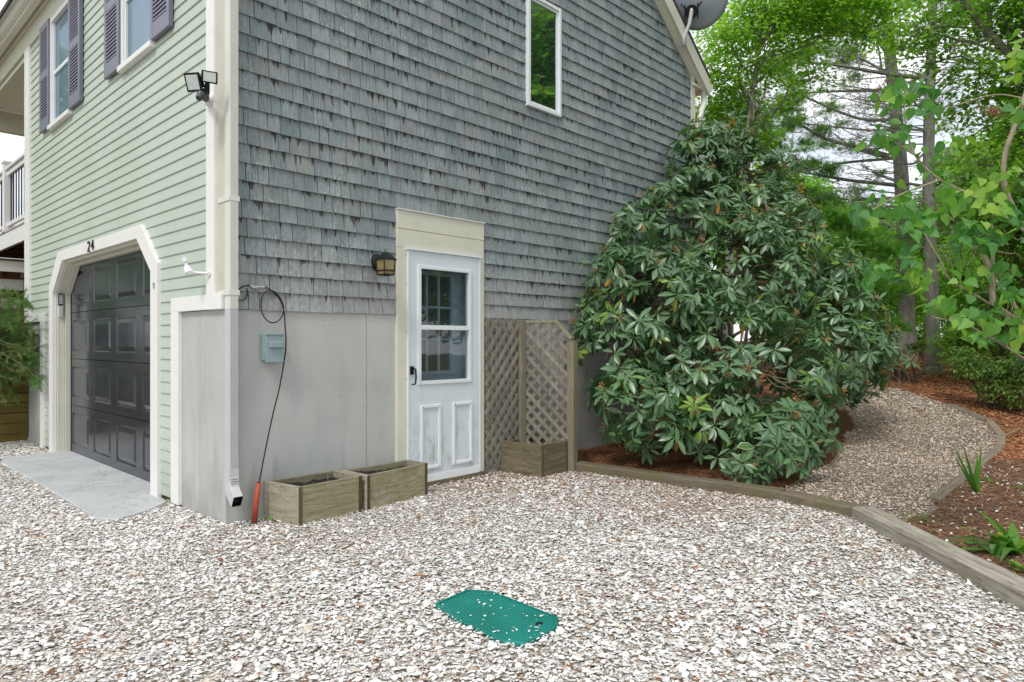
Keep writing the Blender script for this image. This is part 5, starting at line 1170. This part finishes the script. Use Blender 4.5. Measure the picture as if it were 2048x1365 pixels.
def broadleaf(nm, lab, base_px, base_dep, trunk, dep, lobes, ns_, nl, T, size, mat, w0, spray=.32, grp=None, cat='tree', bark='bark_dark', base=None, **kw):
    b = tree_base(base_px, base_dep) if base is None else np.array(base, float); t = thing(nm, lab, cat, tuple(b), grp); m = MB()
    Q = smooth_path([tuple(b - [0, 0, .15])] + [tuple(at(x, y, dep if len(q) == 0 else dep + q[0])) for x, y, *q in trunk], 6); m.tube(Q, np.linspace(w0, w0 * .35, len(Q)), 9, cap=False); m.build('trunk', M[bark], t)
    L_ = [(*at(x, y, dep + dz), r) for x, y, dz, r in lobes]; m = MB()
    for l_ in L_:
        i = np.argmin(np.linalg.norm(Q - np.array(l_[:3]) + [0, 0, .5], axis=1)); i = max(3, i - 2); limb(m, Q[min(i, len(Q) - 1)], l_[:3], w0 * .28, .012, .06, .06, 7, 6)
    m.build('limbs', M[bark], t)
    crown(t, 'crown', L_, ns_, spray, nl, T, size, M[mat], True, M[bark], .007, **kw)
    return t
broadleaf('maple_tree', 'bright green maple crown hanging above the rhododendron beside the roof edge', 1515, 12, [(1500, 520), (1490, 330), (1510, 150), (1540, -50)], 11.6,
          [(1445, 75, 0, .42), (1425, 140, 0, .30), (1480, 130, .2, .42), (1500, 60, 0, .5), (1560, 60, .3, .5), (1575, 0, 0, .6), (1640, 40, .2, .5), (1700, 20, .4, .5), (1500, -10, 0, .6), (1660, -40, 0, .7), (1720, 70, .5, .35), (1440, 190, .2, .35), (1500, 190, .3, .35), (1760, 20, .3, .45), (1590, 110, .5, .3), (1410, 230, .4, .25), (1800, 70, .3, .3), (1810, -20, 0, .5), (1540, 150, .3, .3), (1450, 240, .3, .25), (1430, 285, .4, .25), (1500, 270, .5, .3), (1560, 210, .5, .3), (1620, 160, .6, .3), (1400, 170, .6, .2)], 860, 24, T_MAPLE, .064, 'maple', .06, .36, bark='limb_bark', flat=.18)
broadleaf('oak_tree', 'dark leaning oak with overhanging leaves in the upper right corner', 2330, 9.5, [(2200, 420), (2080, 180), (1985, 75), (1925, 0), (1880, -80)], 9.4,
          [(1850, 60, 0, .32), (1900, 95, 0, .35), (1960, 40, .2, .4), (2030, 60, 0, .45), (1960, 150, 0, .36), (2030, 170, -.3, .4), (1930, 215, .2, .28), (1985, 250, .3, .35), (2050, 260, 0, .4), (1880, 0, 0, .5), (1980, -30, 0, .6), (2080, 0, 0, .6), (1900, 160, .2, .22), (2040, 350, .2, .35), (1960, 330, .5, .25), (1800, 100, .2, .22), (1860, 130, .3, .2), (2110, 150, 0, .5), (2100, 300, 0, .4)], 420, 24, T_MAPLE, .066, 'oakleaf', .085, .34, bark='limb_bark', flat=.2)

# --- understory behind the path
UG = 'understory shrubs at the edge of the wood'
XS = 1.18
def shrub(lab, px, dep, lobes, ns_, nl, size, mat, T=T_OVAL, grp=UG, nm='shrub', spray=.22):
    b = tree_base(px, dep); t = thing(nm, lab, 'shrub', tuple(b), grp); L_ = [(*at(x, y, dep + dz), r) for x, y, dz, r in lobes]; m = MB()
    for l_ in L_:
        for _ in range(3): limb(m, b + RNG.normal(0, .1, 3) * [1, 1, 0], np.array(l_[:3]) + RNG.normal(0, l_[3] * .4, 3), .014, .005, 0, .07, 6, 5)
    m.build('stems', M['bark_dark'], t); crown(t, 'foliage', L_, ns_, spray, nl, T, size, M[mat], True, M['bark_dark'], .005); return t
shrub('dense green shrub behind the grey pine trunks, left part', 1780, 17, [(1760, 640, 0, .7), (1820, 600, 0, .8), (1700, 660, 0, .6), (1780, 540, .5, .7), (1840, 680, 0, .5)], 420, 22, .09, 'bush')
shrub('dense green shrub right of the pine trunks', 1930, 15, [(1920, 560, 0, .7), (1990, 600, 0, .8), (1900, 640, 0, .6), (1960, 500, .4, .7), (2050, 620, 0, .8), (2040, 520, .3, .7)], 560, 22, .085, 'bush')
shrub('tall leafy shrub at the right edge behind the lilac', 2040, 12, [(2000, 430, 0, .6), (2060, 400, 0, .7), (1960, 400, .4, .45), (2030, 480, 0, .6), (2080, 560, 0, .6), (2000, 330, .3, .4)], 430, 22, .08, 'oakleaf')
shrub('light green low shrub beside the orange pine straw on the right', 1990, 10.2, [(1950, 730, 0, .28), (2000, 745, 0, .3), (2045, 740, -.2, .32), (1980, 775, -.2, .2), (2040, 790, -.4, .22), (1920, 715, .3, .2), (2090, 750, 0, .4)], 260, 20, .055, 'lightbush', spray=.12)
shrub('dark shrub in shade low behind the path on the right', 1960, 12.5, [(1930, 680, 0, .4), (1980, 670, 0, .5), (2040, 680, 0, .5), (2090, 670, 0, .5), (1900, 690, .3, .3)], 260, 22, .07, 'bush')
shrub('small seedlings by the foot of the grey pines', 1800, 12.3, [(1790, 715, 0, .18), (1830, 700, 0, .16), (1760, 725, 0, .14), (1880, 735, -.3, .16), (1720, 700, 1, .3)], 70, 16, .06, 'lightbush', spray=.1)
shrub('pale green leafy shrub right behind the rhododendron top', 1580, 16, [(1560, 420, 0, .6), (1620, 440, 0, .6), (1660, 520, 0, .7), (1540, 340, 0, .45), (1700, 600, 0, .6), (1740, 520, .5, .6)], 420, 22, .085, 'maple')
shrub('shaded shrub seen between rhododendron and pine sapling', 1640, 14, [(1620, 600, 0, .6), (1660, 660, 0, .6), (1600, 500, .3, .6), (1680, 580, .3, .6), (1560, 640, 0, .6)], 420, 22, .085, 'bush')

# --- wood beyond: two kinds of tree, copied
def proto_tree(nm, lab, T, size, mat, ns_, nl, h=8., grp=None, seed=1):
    t = thing(nm, lab, 'tree', (0, 0, 0), grp); m = MB(); Q = limb(m, (0, 0, -.3), (.2, .1, h * .85), .14, .04, 0, .02, 9, 8); m.build('trunk', M['bark_dark'], t)
    L_ = []; m = MB()
    for k in range(17):
        a = k * 2.4; z = h * (.22 + .75 * k / 17); r = h * .26 * (1.05 - .55 * k / 17); p = (cos(a) * r * .8 + RNG.normal(0, .2), sin(a) * r * .8 + RNG.normal(0, .2), z, h * .115 * RNG.uniform(.8, 1.3)); L_.append(p); limb(m, Q[min(8, int(k * .45) + 1)], p[:3], .04, .015, .05, .05, 6, 5)
    m.build('limbs', M['bark_dark'], t); crown(t, 'crown', L_, ns_, .42, nl, T, size, M[mat], True, M['bark_dark'], .01, shell=.3); return t
def copy_tree(o, parent=None):
    c = o.copy(); COL.objects.link(c); c.parent = parent
    for ch in [q for q in bpy.data.objects if q.parent == o]: copy_tree(ch, c)
    return c
WG = 'trees of the wood beyond the garden'
pa = proto_tree('woodland_tree', 'x', T_MAPLE, .16, 'bush', 700, 20, grp=WG)
pb = proto_tree('woodland_tree', 'x', T_MAPLE, .15, 'maple', 600, 20, grp=WG)
spots = [(1600, 26, .7, 0, 'woodland tree seen in the gap just right of the house downspout'), (1700, 29, .62, 1, 'pale green woodland tree far behind the leaning pine'), (1790, 32, .65, 0, 'dark woodland tree far behind the straight pine trunk'), (1850, 26, .55, 1, 'woodland tree directly behind the straight pine trunk, low crown'),
         (1930, 24, .7, 0, 'woodland tree standing right of the straight pine trunk'), (2010, 21, .75, 1, 'tall woodland tree near the right edge behind the lilac'), (2110, 23, .95, 0, 'tallest woodland tree at the right edge'), (1540, 30, .8, 1, 'woodland tree behind the maple crown'), (1740, 38, .85, 0, 'farthest woodland tree between the two grey pines'), (1900, 36, .95, 1, 'far woodland tree filling the gap right of the pines'), (1640, 36, .85, 0, 'far woodland tree behind the pine sapling'), (1980, 31, .95, 0, 'far dark woodland tree behind the leafy shrub on the right'), (1440, 26, .7, 0, 'woodland tree close behind the far house corner')]
first = {0: True, 1: True}
for x, d_, s_, k, lab in spots:
    src = (pa, pb)[k]; b = tree_base(x, d_)
    if first[k]: c = src; first[k] = False
    else: c = copy_tree(src)
    c['_pos'] = tuple(b); c['_s'] = s_ * XS; c['_r'] = float(RNG.uniform(0, 6.3)); c['label'] = lab
for x, y, s_, k, lab in ((9.8, -6.4, 1.2, 0, 'tree right of the frame mirrored in the upper window'), (12.6, -8.0, 1.4, 0, 'second tree right of the frame mirrored in the upper window'), (7.8, -9.5, 1.2, 0, 'tree across the drive to the right'), (-3.6, 17, 1.0, 0, 'tree beyond the left frame edge mirrored in the garage door'), (-6, 13.5, 1.0, 1, 'broad tree beyond the left frame edge across the drive'), (-10, 9, 1.1, 0, 'tree on the far side of the drive')):
    c = copy_tree((pa, pb)[k]); c['_pos'] = (x, y, float(hgt(x, y))); c['_s'] = s_; c['_r'] = float(RNG.uniform(0, 6.3)); c['label'] = lab

# --- lilac in the right foreground
def lilac():
    b = at(2330, 900, 4.6); b[2] = float(hgt(b[0], b[1])); t = thing('lilac_bush', 'lilac bush with heart-shaped leaves reaching in from the right edge', 'shrub', tuple(b)); m = MB()
    D = 4.1
    px_tube(m, [(2330, 1000, 4.6), (2200, 760, 4.4), (2100, 665, 4.2), (2048, 648, 4.1), (1985, 612, 4.05)], D, .030, .019)
    px_tube(m, [(1985, 612), (1984, 558), (1974, 524), (1958, 503), (1930, 480), (1903, 453)], D - .05, .017, .010)
    px_tube(m, [(1983, 540), (1987, 495), (1984, 450), (1990, 400)], D - .03, .012, .005)
    px_tube(m, [(2330, 1000, 4.6), (2200, 700, 4.7), (2090, 520, 4.6), (2018, 400, 4.55), (2008, 322, 4.5), (2030, 250, 4.5), (2060, 160, 4.5)], D, .024, .012)
    px_tube(m, [(2100, 760, 4.2), (2048, 718, 4.0), (1985, 678, 3.95), (1925, 648, 3.9), (1862, 634, 3.9)], D, .009, .004)
    px_tube(m, [(1985, 612, 4.05), (1950, 590, 4.0), (1900, 560, 3.95), (1880, 520, 3.9), (1850, 470, 3.9)], D, .007, .003)
    px_tube(m, [(1990, 560, 4), (2025, 600, 4), (2038, 650, 4), (2030, 690, 4)], D, .009, .005)
    px_tube(m, [(2060, 470, 4.2), (1960, 400, 4.3), (1880, 360, 4.3), (1830, 310, 4.3), (1810, 240, 4.3), (1812, 180, 4.3)], D, .010, .004)
    px_tube(m, [(1880, 360, 4.3), (1800, 390, 4.25), (1745, 420, 4.2)], D, .006, .003); px_tube(m, [(1830, 310, 4.3), (1780, 280, 4.3), (1730, 255, 4.3)], D, .006, .003)
    px_tube(m, [(2060, 200, 4.5), (1990, 190, 4.5), (1900, 215, 4.4)], D, .006, .003)
    for _ in range(26): x, y = RNG.uniform(1850, 2060), RNG.uniform(380, 700); limb(m, at(x, y, 4.1), at(x + RNG.normal(0, 45), y + RNG.normal(-15, 35), 4.1 + RNG.normal(0, .1)), .004, .0018, .03, .08, 5, 4)
    m.build('stems', M['stem_lilac'], t)
    cl = [(1830, 178, 4.3, 42, 26, 9), (1790, 200, 4.3, 45, 22, 9), (1745, 265, 4.3, 30, 20, 5), (1790, 275, 4.3, 38, 28, 10), (1850, 205, 4.3, 30, 22, 5), (1905, 285, 4.35, 28, 18, 6), (1760, 410, 4.2, 60, 25, 13), (1850, 440, 4.1, 55, 28, 12), (1920, 400, 4.1, 50, 40, 15), (1980, 400, 4.0, 55, 45, 18), (2030, 430, 4.0, 45, 50, 18), (1940, 455, 4.05, 40, 35, 12), (2010, 350, 4.2, 50, 25, 10),
          (1745, 540, 4.0, 38, 25, 9), (1800, 520, 4.0, 42, 25, 10), (1850, 555, 3.95, 38, 28, 9), (1880, 615, 3.9, 38, 25, 9), (1925, 560, 4.0, 38, 30, 9), (1975, 640, 3.85, 35, 38, 12), (2020, 560, 3.95, 45, 35, 13), (2020, 665, 3.8, 32, 35, 9), (1985, 480, 4, 40, 30, 10), (2035, 615, 3.9, 30, 30, 7), (2035, 120, 4.5, 25, 45, 9), (2030, 230, 4.5, 30, 30, 5), (1870, 330, 4.3, 50, 25, 7), (1720, 420, 4.2, 25, 18, 4), (1930, 645, 3.85, 25, 20, 4)]
    pos = []; rn = []
    for x, y, dd, wx, wy_, n in cl:
        n = int(n * 1.8); g = RNG.normal(.5, .2)
        for _ in range(n): pos.append(at(x + RNG.normal(0, wx * .62), y + RNG.normal(0, wy_ * .62), dd + RNG.normal(0, .12))); rn.append(np.clip(g + RNG.normal(0, .18), 0, 1))
    pos = np.array(pos); n = len(pos); d = unit(np.stack([RNG.normal(0, .75, n), RNG.normal(0, .75, n), RNG.normal(-.75, .35, n)], 1)); up = unit(-FW * .7 + RNG.normal(0, .8, (n, 3)) + [0, 0, .7])
    batch('foliage', *T_HEART, basis(d, up), pos, .074 * RNG.uniform(.55, 1.2, n), M['lilac'], t, np.array(rn), smooth=True)
    m = MB()
    for x, y, k in ((1985, 222, 70), (1760, 172, 26)):
        for _ in range(k): c = at(x + RNG.normal(0, 13), y + RNG.normal(0, 6), 4.5 + RNG.normal(0, .04)); m.tube([c, c + RNG.normal(0, .012, 3)], [.0035, .0025], 4)
    m.build('dry_flower_heads', M['bloom'], t)
lilac()

# --- small border plants
def blades(nm, lab, px, py, n, ln, spread, cat='plant', grp=None, curve=.25, w=1., dirs=None, rl=0., rh=1.):
    b = G(px, py); t = thing(nm, lab, cat, tuple(b), grp); V = []; F = []; A = []
    for k in range(n):
        a = RNG.uniform(0, 6.3); tilt = RNG.uniform(.08, spread); L_ = ln * RNG.uniform(.65, 1.1)
        if dirs: a, tilt, L_ = dirs[k]
        h = np.array([cos(a), sin(a), 0]); s = np.array([-sin(a), cos(a), 0]); o = len(V); r = RNG.uniform(rl, rh)
        for i in range(8):
            u = i / 7; p = b + h * L_ * (tilt * u + curve * u * u * tilt * 2) + np.array([0, 0, L_ * (u * math.sqrt(max(0, 1 - tilt ** 2)) - curve * u ** 3 * tilt)]); wd2 = w * .016 * (1 - u ** 2.2) + .001
            V += [p + s * wd2, p + h * -.003, p - s * wd2]; A += [min(1, r * (.75 + .35 * u ** 6))] * 3
            if i: q = o + 3 * (i - 1); F += [(q, q + 1, q + 4, q + 3), (q + 1, q + 2, q + 5, q + 4)]
    mesh_np('leaves', V, F, M['blade'], t, {'rnd': A}, True); return t
RA = math.atan2(RT[1], RT[0])
blades('iris_plant', 'sword-leaved plant standing by the nearest path edging', 1952, 985, 5, .4, .3, dirs=[(RA + pi, .42, .46), (RA + pi, .5, .34), (RA + pi, .25, .40), (RA, .12, .40), (RA + .5, .08, .30)], curve=.02, w=1.6, rh=.8)
blades('daylily', 'arching daylily with a yellow-tipped leaf at the right edge of the bed', 2030, 1108, 12, .30, .9, dirs=[(RA + pi, .75, .30), (RA + pi + .3, .5, .25), (RA, .5, .3), (RA + pi - .4, .9, .26), (RA + 1, .6, .25), (RA + pi, .3, .28), (RA + 2, .4, .3), (RA + pi + .8, .8, .3), (RA + pi, .95, .34), (RA - 1, .5, .3), (RA, .9, .3), (RA + pi + .1, .6, .33)], curve=.5, w=2.0)
blades('daylily', 'small daylily fan left of the arching one', 1990, 1112, 7, .17, .8, curve=.5, w=1.5)
def weed(lab, px, py, n, r, size, mat='weed'):
    b = G(px, py); t = thing('weed', lab, 'plant', tuple(b)); p = b + np.stack([RNG.normal(0, r, n), RNG.normal(0, r, n), RNG.uniform(.006, .008 + r * .8, n)], 1); d = unit(np.stack([RNG.normal(0, 1, n), RNG.normal(0, 1, n), RNG.normal(.3, .3, n)], 1))
    batch('leaves', *T_OVAL, basis(d), p, size * RNG.uniform(.6, 1.2, n), M[mat], t); return t
for a in (('low weed along the back edge of the long grey timber', 1835, 1045, 46, .05, .03), ('weed seedling in the bed above the grey timber', 1942, 1088, 12, .02, .035), ('pale seedling near the daylily', 1978, 1092, 8, .02, .045), ('weed at the foot of the sword-leaved plant', 1965, 965, 22, .04, .045), ('seedling far right in the bed', 2040, 980, 10, .03, .04),
          ('green weed by the red conduit at the wall base', 486, 1040, 9, .012, .035), ('green weed beside the first planter box', 545, 1045, 14, .016, .035), ('weed tuft where the apron meets the white trim', 342, 1004, 26, .03, .028), ('tiny weed at the mossy timber by the rhododendron', 1338, 962, 10, .02, .025), ('broad pale leaf at the lower right corner of the bed', 2036, 1145, 8, .03, .07), ('small weed between the planter boxes', 752, 1022, 5, .008, .02)): weed(*a)
# hosta with cream margins under the rhododendron
hb = G(1480, 935); t = thing('hosta', 'variegated hosta leaves with cream margins low under the rhododendron', 'plant', tuple(hb))
hp = [(1474, 894, RT * 1 + [0, 0, .1]), (1470, 916, RT * 1 + [0, 0, -.05]), (1462, 926, RT * .3 + [0, 0, -.9])]
P_ = np.array([at(x, y, 6.0) for x, y, _ in hp]); d = unit(np.array([v for *_, v in hp])); U = np.tile(unit(-FW + np.array([0, 0, 1.2])), (3, 1))
batch('leaf_margins', *T_OVAL, basis(d, U), P_ + [0, 0, -.003], np.array([[.165, .17, .165]] * 3), M['hosta_edge'], t); batch('leaves', *T_OVAL, basis(d, U), P_ + d * .006 - FW * .004, np.array([[.152, .13, .152]] * 3), M['hosta'], t)
# dry weeds stalks by the far path edge, fallen twigs
m = MB(); b = G(1760, 770); tw = thing('dry_stalks', 'dry pale flower stalks at the far edge of the path', 'plant', tuple(b))
for k in range(7): x = 1745 + k * 13; P = [at(x, 775, 11.2), at(x - 10 + RNG.normal(0, 12), 740, 11.2), at(x - 30 + RNG.normal(0, 22), 700 + RNG.normal(0, 15), 11.2)]; m.tube(smooth_path(P, 3), .006, 4); [limb(m, P[2], P[2] + RNG.normal(0, .07, 3), .004, .002, 0, .05, 3, 3) for _ in range(3)]
m.build('stalks', M['stem'], tw)
tg2 = thing('fallen_twig', 'bare grey twig lying over the bend of the path edging', 'twig', tuple(G(2020, 872))); m = MB()
P = [G(1992, 876), G(2015, 878), G(2035, 868), G(2062, 872)]; m.tube(smooth_path([p + [0, 0, .06] for p in P], 4), [.006] * 13, 5); m.tube([P[1] + [0, 0, .06], P[1] + [.15, .2, .12]], .004, 4); m.build('twig', M['stem_lilac'], tg2)

# --- juniper spilling over the retaining wall
def juniper():
    t = thing('juniper', 'shaggy juniper spilling over the brown timber wall', 'shrub', (-.6, 6.1, .86)); m = MB(); pos = []; dd = []; rn = []
    anch = [(-.6, 6.0, .95), (-1.3, 6.1, .95), (-.2, 6.0, .95)]
    for k in range(150):
        a = np.array(anch[RNG.integers(3)]) + RNG.normal(0, .15, 3) * [1, 1, .3]; px = RNG.uniform(-120, 96); py = RNG.choice([RNG.uniform(575, 700), RNG.uniform(640, 820)], p=[.6, .4])
        if px > 60: py = RNG.uniform(655, 780)
        dep = 8.2 + RNG.uniform(-.55, .3); e = at(px, py, dep)
        e[1] = min(e[1], 5.62) if py > 745 else e[1]
        P = limb(m, a, e, .008, .003, .12, .06, 8, 4); dirn = unit(P[-1] - P[-3])
        for s in range(26):
            u = RNG.uniform(2.5, 7); i = int(u); i = min(i, 6); c = P[i] + (P[i + 1] - P[i]) * (u - i); v = unit((P[i + 1] - P[i]) / np.linalg.norm(P[i + 1] - P[i]) + RNG.normal(0, .55, 3))
            for q in range(6): pos.append(c + v * q * .018); dd.append(unit(v + RNG.normal(0, .35, 3))); rn.append(np.clip(.45 + RNG.normal(0, .2) + (.45 if k % 5 == 0 and u < 6 else 0), 0, 1))
    m.build('branches', M['stem'], t); n = len(pos); batch('foliage', *T_TUFT, basis(np.array(dd)), np.array(pos), .040 * RNG.uniform(.7, 1.2, n), M['juniper'], t, np.array(rn))
juniper()
def small_rhodo():
    c = at(12, 596, 8.6); t = thing('young_rhododendron', 'small rhododendron sprig above the juniper at the left edge', 'shrub', (c[0], c[1], .86)); P = []; D_ = []
    m = MB()
    for k in range(5):
        w = c + RNG.normal(0, .09, 3); m.tube([w, (c[0], c[1], .86)], [.005, .008], 5)
        for j in range(8): a = j * .8; P.append(w); D_.append(unit(RT * cos(a) + FW * sin(a) * .6 + np.array([0, 0, .25])))
    m.build('stems', M['stem'], t); batch('foliage', *T_RHODO, basis(np.array(D_)), np.array(P), .12 * RNG.uniform(.8, 1.1, len(P)), M['rhodo'], t, smooth=True)
small_rhodo()

# ------------------------------------------------------------------ parts were modelled in world coordinates: seat them on their things
for o in bpy.data.objects:
    if o.parent is not None and o.type == 'MESH': o.location = -o.parent.location if o.parent.type == 'EMPTY' else Vector((0, 0, 0))
for o in bpy.data.objects:
    if '_pos' in o:
        o.location = tuple(o['_pos']); s_ = o['_s']; o.scale = (s_, s_, s_); o.rotation_euler.z = o['_r']
        for k in ('_pos', '_s', '_r'): del o[k]
